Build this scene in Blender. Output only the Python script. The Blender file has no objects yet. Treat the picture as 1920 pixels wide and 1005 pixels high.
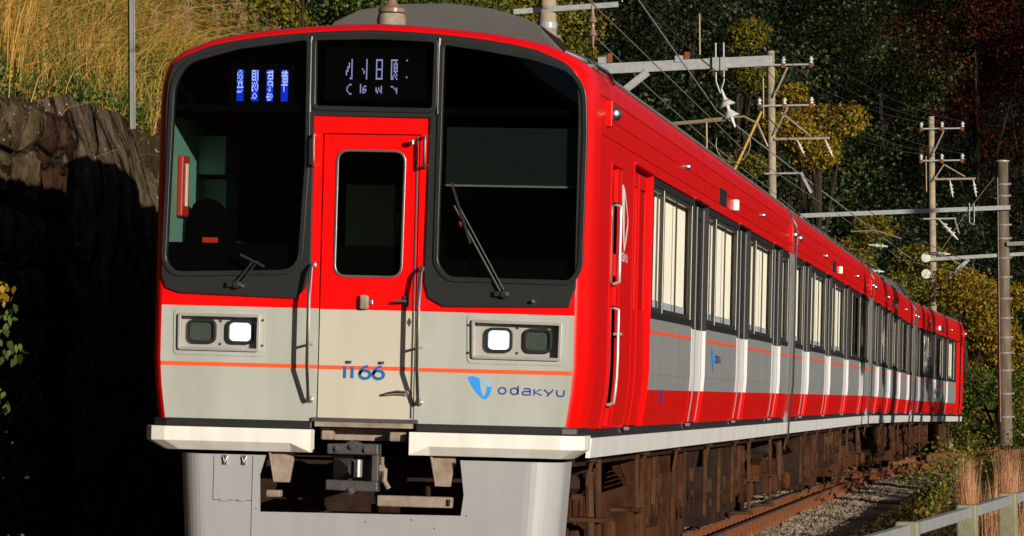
import bpy, bmesh, math, random
import numpy as np
from mathutils import Vector, Matrix
R = math.radians
rnd = random.Random(7)
rng = np.random.default_rng(11)
scene = bpy.context.scene
COL = scene.collection

# ------------------------------------------------------------------ camera
CAM = Vector((4.393, -25.872, 1.340))
yaw, roll = R(7.523), 0.008
pitch = math.atan((759.3 - 502.5) / 7632)
A0 = Vector((-math.sin(yaw), math.cos(yaw), 0)); R0 = Vector((math.cos(yaw), math.sin(yaw), 0)); U0 = Vector((0, 0, 1))
A1 = A0 * math.cos(pitch) + U0 * math.sin(pitch); U1 = -A0 * math.sin(pitch) + U0 * math.cos(pitch)
R2 = R0 * math.cos(roll) - U1 * math.sin(roll); U2 = R0 * math.sin(roll) + U1 * math.cos(roll)
cd = bpy.data.cameras.new('camera'); cam = bpy.data.objects.new('camera', cd); COL.objects.link(cam)
m = Matrix((R2, U2, -A1)).transposed().to_4x4(); m.translation = CAM
cam.matrix_world = m
cd.sensor_width = 36; cd.lens = 7632 / 1920 * 36; cd.clip_end = 2000; cd.clip_start = 0.5
scene.camera = cam

# ------------------------------------------------------------------ sky, sun, exposure
SUN_EL, SUN_AZ = R(11.0), R(42.0)            # azimuth measured from -Y (behind the camera) towards +X
sun_dir = Vector((math.sin(SUN_AZ) * math.cos(SUN_EL), -math.cos(SUN_AZ) * math.cos(SUN_EL), math.sin(SUN_EL)))
world = bpy.data.worlds.new('World'); scene.world = world; world.use_nodes = True
nt = world.node_tree; bg = nt.nodes['Background']
sky = nt.nodes.new('ShaderNodeTexSky'); sky.sky_type = 'NISHITA'; sky.sun_disc = False
sky.air_density = .55; sky.dust_density = .3; sky.ozone_density = 1.0; sky.sun_elevation = SUN_EL; sky.sun_rotation = math.atan2(sun_dir.x, sun_dir.y)
nt.links.new(sky.outputs[0], bg.inputs[0]); bg.inputs[1].default_value = 0.05
sl = bpy.data.lights.new('sun', 'SUN'); sl.energy = 5.0; sl.angle = R(0.5); sl.color = (1.0, 0.90, 0.76)
so = bpy.data.objects.new('sun', sl); COL.objects.link(so)
so.rotation_euler = (-sun_dir).to_track_quat('-Z', 'Y').to_euler(); so.location = (30, -40, 20)
vs = scene.view_settings; vs.view_transform = 'Standard'; vs.look = 'None'; vs.exposure = 0.12; vs.gamma = 1; vs.use_curve_mapping = False

# ------------------------------------------------------------------ materials
def mat(name, col, rough=.5, metal=0., var=0., vscale=3., bump=0., bscale=40., spec=.5, coat=0., col2=None, emit=None, estr=1.):
    M = bpy.data.materials.new(name); M.use_nodes = True; n = M.node_tree.nodes; l = M.node_tree.links
    b = n['Principled BSDF']
    b.inputs['Roughness'].default_value = rough; b.inputs['Metallic'].default_value = metal
    b.inputs['Specular IOR Level'].default_value = (min(spec, .08) if rough > .65 else spec); b.inputs['Coat Weight'].default_value = coat
    b.inputs['Coat Roughness'].default_value = .08
    b.inputs['Base Color'].default_value = (*col, 1)
    tc = n.new('ShaderNodeTexCoord')
    if var or col2:
        nz = n.new('ShaderNodeTexNoise'); nz.inputs['Scale'].default_value = vscale; nz.inputs['Detail'].default_value = 6
        nz.inputs['Roughness'].default_value = .65
        l.new(tc.outputs['Object'], nz.inputs['Vector'])
        rp = n.new('ShaderNodeValToRGB'); rp.color_ramp.elements[0].position = .32; rp.color_ramp.elements[1].position = .68
        c2 = col2 or tuple(min(1, c * (1 + var)) for c in col)
        c1 = col if col2 else tuple(c * (1 - var) for c in col)
        rp.color_ramp.elements[0].color = (*c1, 1); rp.color_ramp.elements[1].color = (*c2, 1)
        l.new(nz.outputs['Fac'], rp.inputs['Fac']); l.new(rp.outputs['Color'], b.inputs['Base Color'])
    if bump:
        n2 = n.new('ShaderNodeTexNoise'); n2.inputs['Scale'].default_value = bscale; n2.inputs['Detail'].default_value = 4
        l.new(tc.outputs['Object'], n2.inputs['Vector'])
        bp = n.new('ShaderNodeBump'); bp.inputs['Strength'].default_value = bump; bp.inputs['Distance'].default_value = .01
        l.new(n2.outputs['Fac'], bp.inputs['Height']); l.new(bp.outputs['Normal'], b.inputs['Normal'])
    if emit:
        b.inputs['Emission Color'].default_value = (*emit, 1); b.inputs['Emission Strength'].default_value = estr
    return M

def leafmat(name, cols, rough=.45, trans=.25, spec=.4, pos=None, nsc=.9):
    M = bpy.data.materials.new(name); M.use_nodes = True; n = M.node_tree.nodes; l = M.node_tree.links
    b = n['Principled BSDF']; b.inputs['Roughness'].default_value = rough; b.inputs['Specular IOR Level'].default_value = (min(spec, .06) if rough > .55 else spec)
    g = n.new('ShaderNodeNewGeometry'); rp = n.new('ShaderNodeValToRGB'); rp.color_ramp.interpolation = 'LINEAR'
    e = rp.color_ramp.elements
    while len(e) < len(cols): e.new(.5)
    for i, c in enumerate(cols):
        e[i].position = pos[i] if pos else i / (len(cols) - 1); e[i].color = (*c, 1)
    tc = n.new('ShaderNodeTexCoord'); nz = n.new('ShaderNodeTexNoise'); nz.inputs['Scale'].default_value = nsc; nz.inputs['Detail'].default_value = 3
    l.new(tc.outputs['Object'], nz.inputs['Vector'])
    mx = n.new('ShaderNodeMath'); mx.operation = 'MULTIPLY_ADD'; mx.inputs[1].default_value = .55
    ad = n.new('ShaderNodeMath'); ad.operation = 'MULTIPLY'; ad.inputs[1].default_value = .5
    l.new(nz.outputs['Fac'], ad.inputs[0]); l.new(g.outputs['Random Per Island'], mx.inputs[0]); l.new(ad.outputs[0], mx.inputs[2])
    l.new(mx.outputs[0], rp.inputs['Fac']); l.new(rp.outputs['Color'], b.inputs['Base Color'])
    tr = n.new('ShaderNodeBsdfTranslucent'); l.new(rp.outputs['Color'], tr.inputs['Color'])
    ms = n.new('ShaderNodeMixShader'); ms.inputs[0].default_value = trans
    l.new(b.outputs[0], ms.inputs[1]); l.new(tr.outputs[0], ms.inputs[2]); l.new(ms.outputs[0], n['Material Output'].inputs['Surface'])
    return M

def glassmat(name, tint=(.55, .62, .6), ior=1.5, rough=.0):
    M = bpy.data.materials.new(name); M.use_nodes = True; n = M.node_tree.nodes; l = M.node_tree.links
    n.remove(n['Principled BSDF'])
    t = n.new('ShaderNodeBsdfTransparent'); t.inputs[0].default_value = (*tint, 1)
    g = n.new('ShaderNodeBsdfGlossy'); g.inputs['Roughness'].default_value = rough
    ge = n.new('ShaderNodeNewGeometry'); dt = n.new('ShaderNodeVectorMath'); dt.operation = 'DOT_PRODUCT'
    l.new(ge.outputs['Normal'], dt.inputs[0]); l.new(ge.outputs['Incoming'], dt.inputs[1])
    ab = n.new('ShaderNodeMath'); ab.operation = 'ABSOLUTE'; l.new(dt.outputs['Value'], ab.inputs[0])
    om = n.new('ShaderNodeMath'); om.operation = 'SUBTRACT'; om.inputs[0].default_value = 1; l.new(ab.outputs[0], om.inputs[1])
    pw = n.new('ShaderNodeMath'); pw.operation = 'POWER'; pw.inputs[1].default_value = 5; l.new(om.outputs[0], pw.inputs[0])
    f = n.new('ShaderNodeMath'); f.operation = 'MULTIPLY_ADD'; f.inputs[1].default_value = ior; f.inputs[2].default_value = .01; l.new(pw.outputs[0], f.inputs[0])
    ms = n.new('ShaderNodeMixShader'); l.new(f.outputs[0], ms.inputs[0]); l.new(t.outputs[0], ms.inputs[1]); l.new(g.outputs[0], ms.inputs[2])
    l.new(ms.outputs[0], n['Material Output'].inputs['Surface'])
    return M

def emat(name, col, s):
    M = bpy.data.materials.new(name); M.use_nodes = True; n = M.node_tree.nodes; l = M.node_tree.links
    n.remove(n['Principled BSDF']); e = n.new('ShaderNodeEmission'); e.inputs[0].default_value = (*col, 1); e.inputs[1].default_value = s
    l.new(e.outputs[0], n['Material Output'].inputs['Surface']); return M

def streaked(name, col, col2, rough=.4, sx=(30, 1.2, .6), metal=0., bump=0.05, spec=.5):
    """paint or metal with faint runs of grime that follow the vertical"""
    M = bpy.data.materials.new(name); M.use_nodes = True; n = M.node_tree.nodes; l = M.node_tree.links
    b = n['Principled BSDF']; b.inputs['Roughness'].default_value = rough; b.inputs['Metallic'].default_value = metal; b.inputs['Specular IOR Level'].default_value = (min(spec, .08) if rough > .65 else spec)
    tc = n.new('ShaderNodeTexCoord'); mp = n.new('ShaderNodeMapping'); mp.inputs['Scale'].default_value = sx
    nz = n.new('ShaderNodeTexNoise'); nz.inputs['Scale'].default_value = 1; nz.inputs['Detail'].default_value = 7; nz.inputs['Roughness'].default_value = .6
    l.new(tc.outputs['Object'], mp.inputs[0]); l.new(mp.outputs[0], nz.inputs['Vector'])
    rp = n.new('ShaderNodeValToRGB'); rp.color_ramp.elements[0].position = .38; rp.color_ramp.elements[1].position = .72
    rp.color_ramp.elements[0].color = (*col, 1); rp.color_ramp.elements[1].color = (*col2, 1)
    l.new(nz.outputs['Fac'], rp.inputs['Fac']); l.new(rp.outputs['Color'], b.inputs['Base Color'])
    mr = n.new('ShaderNodeMapRange'); mr.inputs['To Min'].default_value = rough * .8; mr.inputs['To Max'].default_value = min(1, rough * 1.35)
    l.new(nz.outputs['Fac'], mr.inputs['Value']); l.new(mr.outputs[0], b.inputs['Roughness'])
    bp = n.new('ShaderNodeBump'); bp.inputs['Strength'].default_value = bump; bp.inputs['Distance'].default_value = .004
    l.new(nz.outputs['Fac'], bp.inputs['Height']); l.new(bp.outputs['Normal'], b.inputs['Normal'])
    return M

def rockmat(name, c1, c2, sc=(1, 1, 1), crack=3.0, lichen=True):
    M = bpy.data.materials.new(name); M.use_nodes = True; n = M.node_tree.nodes; l = M.node_tree.links
    b = n['Principled BSDF']; b.inputs['Roughness'].default_value = .92; b.inputs['Specular IOR Level'].default_value = .06
    tc = n.new('ShaderNodeTexCoord'); mp = n.new('ShaderNodeMapping'); mp.inputs['Scale'].default_value = sc; l.new(tc.outputs['Object'], mp.inputs[0])
    nz = n.new('ShaderNodeTexNoise'); nz.inputs['Scale'].default_value = 7; nz.inputs['Detail'].default_value = 10; nz.inputs['Roughness'].default_value = .72; l.new(mp.outputs[0], nz.inputs['Vector'])
    rp = n.new('ShaderNodeValToRGB'); e = rp.color_ramp.elements; e[0].position = .36; e[1].position = .66; e[0].color = (*c1, 1); e[1].color = (*c2, 1); l.new(nz.outputs['Fac'], rp.inputs['Fac'])
    vo = n.new('ShaderNodeTexVoronoi'); vo.feature = 'DISTANCE_TO_EDGE'; vo.inputs['Scale'].default_value = crack
    ds = n.new('ShaderNodeVectorMath'); ds.operation = 'MULTIPLY_ADD'; ds.inputs[1].default_value = (.35, .35, .35); l.new(nz.outputs['Color'], ds.inputs[0]); l.new(mp.outputs[0], ds.inputs[2]); l.new(ds.outputs[0], vo.inputs['Vector'])
    cr = n.new('ShaderNodeValToRGB'); cr.color_ramp.elements[0].position = .0; cr.color_ramp.elements[1].position = .05; cr.color_ramp.elements[0].color = (.25, .22, .2, 1); cr.color_ramp.elements[1].color = (1, 1, 1, 1); l.new(vo.outputs['Distance'], cr.inputs['Fac'])
    mx = n.new('ShaderNodeMix'); mx.data_type = 'RGBA'; mx.blend_type = 'MULTIPLY'; mx.inputs['Factor'].default_value = 1; l.new(rp.outputs['Color'], mx.inputs[6]); l.new(cr.outputs['Color'], mx.inputs[7])
    out = mx.outputs[2]
    if lichen:
        v2 = n.new('ShaderNodeTexVoronoi'); v2.inputs['Scale'].default_value = 13; l.new(tc.outputs['Object'], v2.inputs['Vector'])
        r2 = n.new('ShaderNodeValToRGB'); r2.color_ramp.elements[0].position = .10; r2.color_ramp.elements[1].position = .16; r2.color_ramp.elements[0].color = (1, 1, 1, 1); r2.color_ramp.elements[1].color = (0, 0, 0, 1); l.new(v2.outputs['Distance'], r2.inputs['Fac'])
        m2 = n.new('ShaderNodeMix'); m2.data_type = 'RGBA'; l.new(r2.outputs['Color'], m2.inputs['Factor']); l.new(out, m2.inputs[6]); m2.inputs[7].default_value = (.24, .25, .15, 1); out = m2.outputs[2]
    l.new(out, b.inputs['Base Color'])
    h = n.new('ShaderNodeMath'); h.operation = 'MULTIPLY_ADD'; h.inputs[1].default_value = 1.0; l.new(nz.outputs['Fac'], h.inputs[0]); l.new(cr.outputs['Color'], h.inputs[2])
    bp = n.new('ShaderNodeBump'); bp.inputs['Strength'].default_value = 1.0; bp.inputs['Distance'].default_value = .035; l.new(h.outputs[0], bp.inputs['Height']); l.new(bp.outputs['Normal'], b.inputs['Normal'])
    return M

M = {}
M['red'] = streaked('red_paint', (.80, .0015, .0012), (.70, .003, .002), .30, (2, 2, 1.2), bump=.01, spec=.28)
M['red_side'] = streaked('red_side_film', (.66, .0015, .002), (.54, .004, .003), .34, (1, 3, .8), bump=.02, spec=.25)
M['ivory'] = streaked('ivory_paint', (.41, .43, .39), (.345, .36, .315), .36, (5, 2, .8), bump=.01)
M['door_cream'] = streaked('door_cream_paint', (.52, .485, .405), (.48, .445, .37), .36, (6, 2, 1.0), bump=.01)
M['silver'] = streaked('stainless_panel', (.265, .275, .285), (.225, .23, .24), .38, (1, 4, .5), bump=.03)
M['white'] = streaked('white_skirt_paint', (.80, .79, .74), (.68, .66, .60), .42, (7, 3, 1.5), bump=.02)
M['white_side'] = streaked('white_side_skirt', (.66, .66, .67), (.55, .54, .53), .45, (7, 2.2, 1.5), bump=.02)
M['black'] = mat('black_rubber', (.012, .012, .013), .5)
M['mask'] = streaked('charcoal_surround', (.017, .018, .018), (.013, .014, .014), .38, (5, 5, 2), bump=.02)
M['gasket'] = mat('window_gasket', (.018, .020, .021), .28, var=.2)
M['orange'] = mat('orange_stripe', (.86, .10, .03), .4)
M['roof'] = streaked('grey_roof', (.16, .155, .15), (.12, .115, .11), .55, (3, 3, 3), bump=.1)
M['chrome'] = mat('polished_steel', (.75, .73, .70), .18, 1.)
M['steel'] = mat('brushed_steel', (.55, .55, .55), .35, 1., var=.15)
M['deflector'] = streaked('grey_deflector_paint', (.34, .335, .345), (.30, .295, .305), .42, (4, 4, 1.3), bump=.03)
M['glass'] = glassmat('cab_glass', (.80, .84, .82), .9)
M['side_glass'] = glassmat('side_glass', (.99, .99, .97), .05)
M['dark_glass'] = glassmat('dark_glass', (.12, .13, .14), .9)
M['blind'] = mat('cream_blind', (.92, .90, .82), .8, var=.05, vscale=2)
M['blind_bar'] = mat('sky_tinted_blind_bar', (.42, .50, .60), .4)  # blue imitates sky reflected at the blind's lower edge
M['sash'] = mat('window_sash_metal', (.05, .045, .04), .35, .3)
M['interior'] = mat('cab_green_panel', (.17, .34, .29), .5, var=.08)
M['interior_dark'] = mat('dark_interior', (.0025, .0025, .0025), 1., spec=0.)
M['cooler'] = streaked('roof_unit_grey', (.082, .078, .074), (.062, .058, .055), .55, (3, 3, 3), bump=.1)
M['saloon'] = mat('saloon_panel', (.62, .60, .48), .6, var=.1)
M['extred'] = mat('extinguisher_red', (.62, .03, .02), .4)
M['blue'] = mat('blue_lettering', (.01, .13, .42), .4)
M['navy'] = mat('navy_lettering', (.02, .05, .30), .4)
M['sky_blue'] = mat('sky_blue_print', (.03, .30, .85), .4)
M['pale_blue'] = mat('pale_blue_print', (.22, .50, .80), .4)
M['alu'] = mat('aluminium_trim', (.42, .41, .385), .32, .25, var=.1)
M['white_print'] = mat('white_print', (.75, .72, .70), .4)
M['grey_plate'] = mat('lamp_backplate', (.36, .35, .33), .4, var=.05)
M['lens'] = mat('dark_lamp_lens', (.05, .065, .055), .12, spec=.8, var=.2, vscale=60)
M['lamp_glow'] = emat('lit_lamp_lens', (.80, .95, 1.0), 1.1)
M['lamp_on'] = emat('lit_headlamp', (.93, 1.0, .98), 5.)
M['led_blue'] = emat('led_blue_field', (.01, .04, .9), .9)
M['led_white'] = emat('led_dot_pale', (.45, .55, 1.0), 1.6)
M['led_lilac'] = emat('led_dot_lilac', (.50, .46, .95), .9)
M['iron'] = mat('coupler_iron', (.075, .068, .070), .55, .3, var=.3, vscale=9, bump=.3, bscale=60)
M['dusty'] = mat('dusty_cream_steel', (.34, .29, .24), .7, col2=(.20, .14, .10), vscale=9, bump=.2)
M['brown_steel'] = mat('dust_brown_steel', (.036, .016, .008), .85, col2=(.095, .046, .023), vscale=5, bump=.3)
M['underfloor'] = streaked('rust_dusted_equipment', (.028, .010, .005), (.105, .040, .017), .8, (6, 9, 2.0), bump=.5)
M['under_dark'] = mat('underfloor_shadow_iron', (.012, .009, .008), .8, col2=(.04, .02, .012), vscale=7, bump=.3)
M['rust'] = mat('rusty_rail_side', (.24, .085, .035), .75, col2=(.13, .05, .025), vscale=14, bump=.35)
M['railhead'] = mat('worn_rail_head', (.35, .30, .27), .35, .8, var=.2)
M['sleeper'] = mat('sleeper_wood', (.23, .16, .10), .9, col2=(.13, .085, .055), vscale=8, bump=.6, bscale=30)
M['ballast'] = mat('ballast_stone', (.12, .09, .065), .9, col2=(.27, .22, .165), vscale=6, bump=.3)
M['soil'] = mat('leafy_soil', (.018, .013, .008), .95, col2=(.05, .035, .018), vscale=4, bump=.6, bscale=20)  # dark tone also stands for the shade right of the track
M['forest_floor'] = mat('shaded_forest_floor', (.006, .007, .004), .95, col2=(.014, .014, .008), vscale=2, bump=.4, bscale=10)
M['concrete'] = mat('weathered_concrete', (.36, .30, .215), .85, col2=(.22, .18, .13), vscale=5, bump=.35, bscale=50)
M['pole_brown'] = streaked('brown_stained_concrete', (.085, .065, .045), (.19, .155, .115), .85, (6, 6, 1.2), bump=.4)
M['post_concrete'] = mat('mossy_fence_concrete', (.26, .25, .17), .9, col2=(.17, .165, .10), vscale=10, bump=.5, bscale=70)
M['galv'] = mat('galvanised_steel', (.33, .34, .35), .5, .2, var=.15, vscale=12)
M['galv_dark'] = mat('dull_galvanised_steel', (.19, .185, .175), .6, .1, var=.2)
M['porcelain'] = mat('white_porcelain', (.60, .58, .54), .25)
M['brown_porcelain'] = mat('brown_porcelain', (.22, .14, .10), .25)
M['wire'] = mat('dark_wire', (.05, .045, .04), .5, .4)
M['wire_bright'] = mat('copper_wire', (.26, .20, .13), .5, .2)
M['yellow_pipe'] = mat('yellow_guard_pipe', (.45, .28, .05), .5, var=.2)
M['thin_post'] = mat('green_grey_post', (.10, .12, .10), .6, var=.3)
M['bark'] = mat('tree_bark', (.09, .065, .045), .9, col2=(.20, .16, .12), vscale=9, bump=.7)
M['bark_dark'] = mat('dark_bark', (.018, .013, .009), .9, col2=(.05, .038, .028), vscale=9, bump=.7)
M['mortar'] = mat('wall_mortar', (.020, .016, .011), .95, bump=.6)

# ------------------------------------------------------------------ mesh helpers
class MB:
    def __init__(s): s.v = []; s.f = []; s.m = []; s.cur = 0
    def add(s, vs, fs):
        o = len(s.v); s.v += [tuple(v) for v in vs]
        for f in fs: s.f.append(tuple(i + o for i in f)); s.m.append(s.cur)
    def box(s, x0, x1, y0, y1, z0, z1):
        s.add([(x0,y0,z0),(x1,y0,z0),(x1,y1,z0),(x0,y1,z0),(x0,y0,z1),(x1,y0,z1),(x1,y1,z1),(x0,y1,z1)],
              [(0,3,2,1),(4,5,6,7),(0,1,5,4),(1,2,6,5),(2,3,7,6),(3,0,4,7)]); return s
    def obox(s, a, b, w, h, up=(0,0,1)):
        """box beam from a to b, w wide and h deep"""
        a, b = Vector(a), Vector(b); d = (b - a).normalized(); u = Vector(up)
        sx = d.cross(u).normalized(); u = sx.cross(d).normalized()
        q = [(-w/2,-h/2),(w/2,-h/2),(w/2,h/2),(-w/2,h/2)]
        s.add([a + sx*i + u*j for i, j in q] + [b + sx*i + u*j for i, j in q],
              [(3,2,1,0),(4,5,6,7),(0,1,5,4),(1,2,6,5),(2,3,7,6),(3,0,4,7)]); return s
    def tube(s, pts, r, n=8, caps=True):
        pts = [Vector(p) for p in pts]; rs = r if isinstance(r, (list, tuple)) else [r] * len(pts)
        rings = []; prev = None
        for i, p in enumerate(pts):
            d = (pts[min(i+1, len(pts)-1)] - pts[max(i-1, 0)]).normalized()
            ref = Vector((0,0,1)) if abs(d.z) < .9 else Vector((1,0,0))
            if prev is None: u = d.cross(ref).normalized()
            else: u = (prev - d * prev.dot(d)).normalized()
            prev = u; w = d.cross(u)
            rings.append([p + (u*math.cos(2*math.pi*k/n) + w*math.sin(2*math.pi*k/n)) * rs[i] for k in range(n)])
        vs = [v for q in rings for v in q]; fs = []
        for i in range(len(pts)-1):
            for k in range(n):
                a, b = i*n+k, i*n+(k+1)%n; fs.append((a, b, b+n, a+n))
        if caps: fs += [tuple(reversed(range(n))), tuple(range((len(pts)-1)*n, len(pts)*n))]
        s.add(vs, fs); return s
    def lathe(s, prof, c=(0,0,0), n=16, axis='z'):
        vs = []; fs = []
        for r, h in prof:
            for k in range(n):
                a = 2*math.pi*k/n; p = (r*math.cos(a), r*math.sin(a), h)
                if axis == 'y': p = (p[0], p[2], p[1])
                if axis == 'x': p = (p[2], p[0], p[1])
                vs.append((p[0]+c[0], p[1]+c[1], p[2]+c[2]))
        for i in range(len(prof)-1):
            for k in range(n):
                a, b = i*n+k, i*n+(k+1)%n; fs.append((a, b, b+n, a+n))
        fs += [tuple(reversed(range(n))), tuple(range((len(prof)-1)*n, len(prof)*n))]
        s.add(vs, fs); return s
    def prism(s, poly, y0, y1):
        """polygon in (x,z) pushed along y"""
        n = len(poly)
        s.add([(x,y0,z) for x,z in poly] + [(x,y1,z) for x,z in poly],
              [tuple(range(n)), tuple(reversed(range(n,2*n)))] + [(i,(i+1)%n+0,(i+1)%n+n,i+n) for i in range(n)]); return s
    def mesh(s, name, mats, smooth=False):
        me = bpy.data.meshes.new(name); me.from_pydata(s.v, [], s.f)
        for q in mats: me.materials.append(M[q])
        if len(mats) > 1: me.polygons.foreach_set('material_index', s.m)
        bm = bmesh.new(); bm.from_mesh(me); bmesh.ops.recalc_face_normals(bm, faces=bm.faces); bm.to_mesh(me); bm.free()
        if smooth: me.shade_smooth() if hasattr(me, 'shade_smooth') else None
        return me

def link(name, me, parent=None, loc=None, rot=None):
    o = bpy.data.objects.new(name, me); COL.objects.link(o)
    if parent: o.parent = parent
    if loc: o.location = loc
    if rot: o.rotation_euler = rot
    return o
def part(name, mb, mats, parent=None, smooth=False, bev=0, loc=None, rot=None):
    if isinstance(mats, str): mats = [mats]
    o = link(name, mb.mesh(name, mats, smooth), parent, loc, rot)
    if smooth: auto(o)
    if bev:
        b = o.modifiers.new('bevel', 'BEVEL'); b.width = bev; b.segments = 2; b.limit_method = 'ANGLE'; b.angle_limit = R(40)
    return o
def auto(o, ang=35):
    me = o.data; c = math.cos(R(ang)); bm = bmesh.new(); bm.from_mesh(me)
    for e in bm.edges:
        e.smooth = len(e.link_faces) == 2 and e.link_faces[0].normal.dot(e.link_faces[1].normal) > c
    for f in bm.faces: f.smooth = True
    bm.to_mesh(me); bm.free()
def empty(name, loc=(0,0,0), rot=(0,0,0)):
    o = bpy.data.objects.new(name, None); COL.objects.link(o); o.location = loc; o.rotation_euler = rot; return o
def tag(o, label=None, cat=None, group=None, kind=None):
    for k, v in (('label', label), ('category', cat), ('group', group), ('kind', kind)):
        if v: o[k] = v
    return o
def copy_tree(o, parent=None):
    c = o.copy(); COL.objects.link(c)
    if parent: c.parent = parent
    for ch in list(o.children): copy_tree(ch, c)
    return c

def plate(name, outer, holes, y, th, m_, parent, bev=0.0):
    """flat sheet in the x-z plane with holes, front face at y, th thick (towards +y)"""
    cu = bpy.data.curves.new(name, 'CURVE'); cu.dimensions = '2D'; cu.fill_mode = 'BOTH'; cu.extrude = th / 2; cu.bevel_depth = bev
    for loop in [outer] + holes:
        sp = cu.splines.new('POLY'); sp.points.add(len(loop) - 1)
        for p, (x, z) in zip(sp.points, loop): p.co = (x, z, 0, 1)
        sp.use_cyclic_u = True
    t = bpy.data.objects.new('t', cu); COL.objects.link(t)
    bpy.context.view_layer.update()
    me = bpy.data.meshes.new_from_object(t.evaluated_get(bpy.context.evaluated_depsgraph_get()))
    bpy.data.objects.remove(t); bpy.data.curves.remove(cu)
    me.transform(Matrix.Rotation(R(90), 4, 'X')); me.transform(Matrix.Translation((0, y + th/2, 0)))
    me.name = name; me.materials.clear(); me.materials.append(M[m_])
    return link(name, me, parent)
def rrect(x0, x1, z0, z1, r, n=5):
    out = []
    for cx, cz, a in ((x1-r, z1-r, 0), (x0+r, z1-r, 90), (x0+r, z0+r, 180), (x1-r, z0+r, 270)):
        for k in range(n+1):
            t = R(a + 90*k/n); out.append((cx + r*math.cos(t), cz + r*math.sin(t)))
    return out
def rounded(poly, r, n=4):
    """round every corner of a polygon; r one value or a list"""
    out = []; N = len(poly)
    for i in range(N):
        p = Vector((*poly[i], 0)); a = Vector((*poly[i-1], 0)) - p; b = Vector((*poly[(i+1) % N], 0)) - p
        rr = r[i] if isinstance(r, (list, tuple)) else r
        rr = min(rr, a.length*.45, b.length*.45)
        if rr <= 0: out.append(poly[i]); continue
        s = p + a.normalized()*rr; e = p + b.normalized()*rr
        for k in range(n+1):
            t = k/n; q = s*(1-t)**2 + p*2*t*(1-t) + e*t*t; out.append((q.x, q.y))
    return out
def grow(poly, d):
    """move a closed polygon outwards by d"""
    N = len(poly); area = sum(poly[i-1][0]*poly[i][1] - poly[i][0]*poly[i-1][1] for i in range(N)); sg = 1 if area > 0 else -1
    out = []
    for i in range(N):
        a = Vector(poly[i-1]); p = Vector(poly[i]); b = Vector(poly[(i+1) % N])
        d1 = (p-a); d2 = (b-p)
        if d1.length < 1e-6: d1 = d2
        if d2.length < 1e-6: d2 = d1
        n1 = Vector((d1.y, -d1.x)).normalized(); n2 = Vector((d2.y, -d2.x)).normalized()
        nn = (n1+n2); nn = nn.normalized() if nn.length > 1e-6 else n1
        k = 1/max(.5, nn.dot(n1)); q = p + nn*d*sg*k; out.append((q.x, q.y))
    return out
def ring(name, poly, w, y, th, m_, parent, bev=0.0):
    return plate(name, grow(poly, w), [poly], y, th, m_, parent, bev)
def strokes(mb, paths, w, org, sc, y, closed=()):
    """flat ribbons for lettering, unit glyph paths scaled by sc=(sx,sz) at org=(x,z)"""
    for pts in paths:
        P = [Vector((org[0] + p[0]*sc[0], org[1] + p[1]*sc[1])) for p in pts]
        L = []; Rr = []
        for i, p in enumerate(P):
            d = (P[min(i+1, len(P)-1)] - P[max(i-1, 0)])
            if (P[0]-P[-1]).length < 1e-6 and i in (0, len(P)-1): d = P[1] - P[-2]
            d = d.normalized(); nn = Vector((-d.y, d.x)) * w/2
            L.append(p + nn); Rr.append(p - nn)
        n = len(P)
        mb.add([(v.x, y, v.y) for v in L + Rr], [(i, i+1, n+i+1, n+i) for i in range(n-1)])
def arc(cx, cz, rx, rz, a0, a1, n=12):
    return [(cx + rx*math.cos(R(a0+(a1-a0)*k/n)), cz + rz*math.sin(R(a0+(a1-a0)*k/n))) for k in range(n+1)]
GL = {  # glyphs in a box 1 wide and 1 high (x-height)
 'o': [arc(.5, .5, .5, .5, 0, 360, 20)],
 'd': [arc(.5, .5, .5, .5, 0, 360, 20), [(1, 0), (1, 1.4)]],
 'a': [[(.15, 1), (.75, 1)] + arc(.75, .75, .25, .25, 90, 0, 5) + [(1, 0), (.3, 0)] + arc(.3, .28, .3, .28, 270, 90, 8) + [(1, .56)]],
 'k': [[(0, 0), (0, 1)], [(.95, 1), (.1, .5), (1, 0)]],
 'y': [[(0, 1), (.5, .35)], [(1, 1), (.3, -.1)]],
 'u': [[(0, 1), (0, .4)] + arc(.4, .4, .4, .4, 180, 270, 6) + [(.6, 0)] + arc(.6, .4, .4, .4, 270, 360, 6) + [(1, 1)]],
 '1': [[(.25, .86), (.6, .96), (.6, 0)]],
 '6': [arc(.5, .33, .5, .33, 0, 360, 20), [(0, .33), (.05, .55), (.2, .80), (.45, .95), (.8, 1.0)]],
}
def copyback(o):  return o

# ================================================================== large structure: terrain
def cx(y):
    """centreline of the track: straight, then curving right"""
    return 0. if y < 55 else (y - 55)**2 / 950.
def gz(y):
    return 0. if y < 40 else -.20*min(1, (y-40)/45.)**1.3
def sstep(a, b, t):
    t = min(1, max(0, (t-a)/(b-a))); return t*t*(3-2*t)
def hill(x, y):
    u = x - cx(y)
    base = -.22 + (gz(y) - .03 if y > 40 else 0)
    if y < -60 and x < 25: base += (-60-y)*.45
    if u < 0:
        w = 3.60 * (1 - sstep(13, 34, y)) + .25
        toe = 3.42 + .9 * sstep(20, 60, y)
        if u > -toe: return base
        d = -toe - u; w = w - .22 if y < 13 else w
        s = .95 + .1*math.sin(y*.13)
        z = w + d*s
        if d < .12: z = base + (w-base) * d/.12
        return min(z, 60) + .25*math.sin(x*1.3+y*.7)*min(1, d/2)
    if u > 2.3:
        d = u - 2.3; z = base + .5*sstep(0, 2.2, d)
        return z + .05*math.sin(x*3+y*1.7)
    return base
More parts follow.
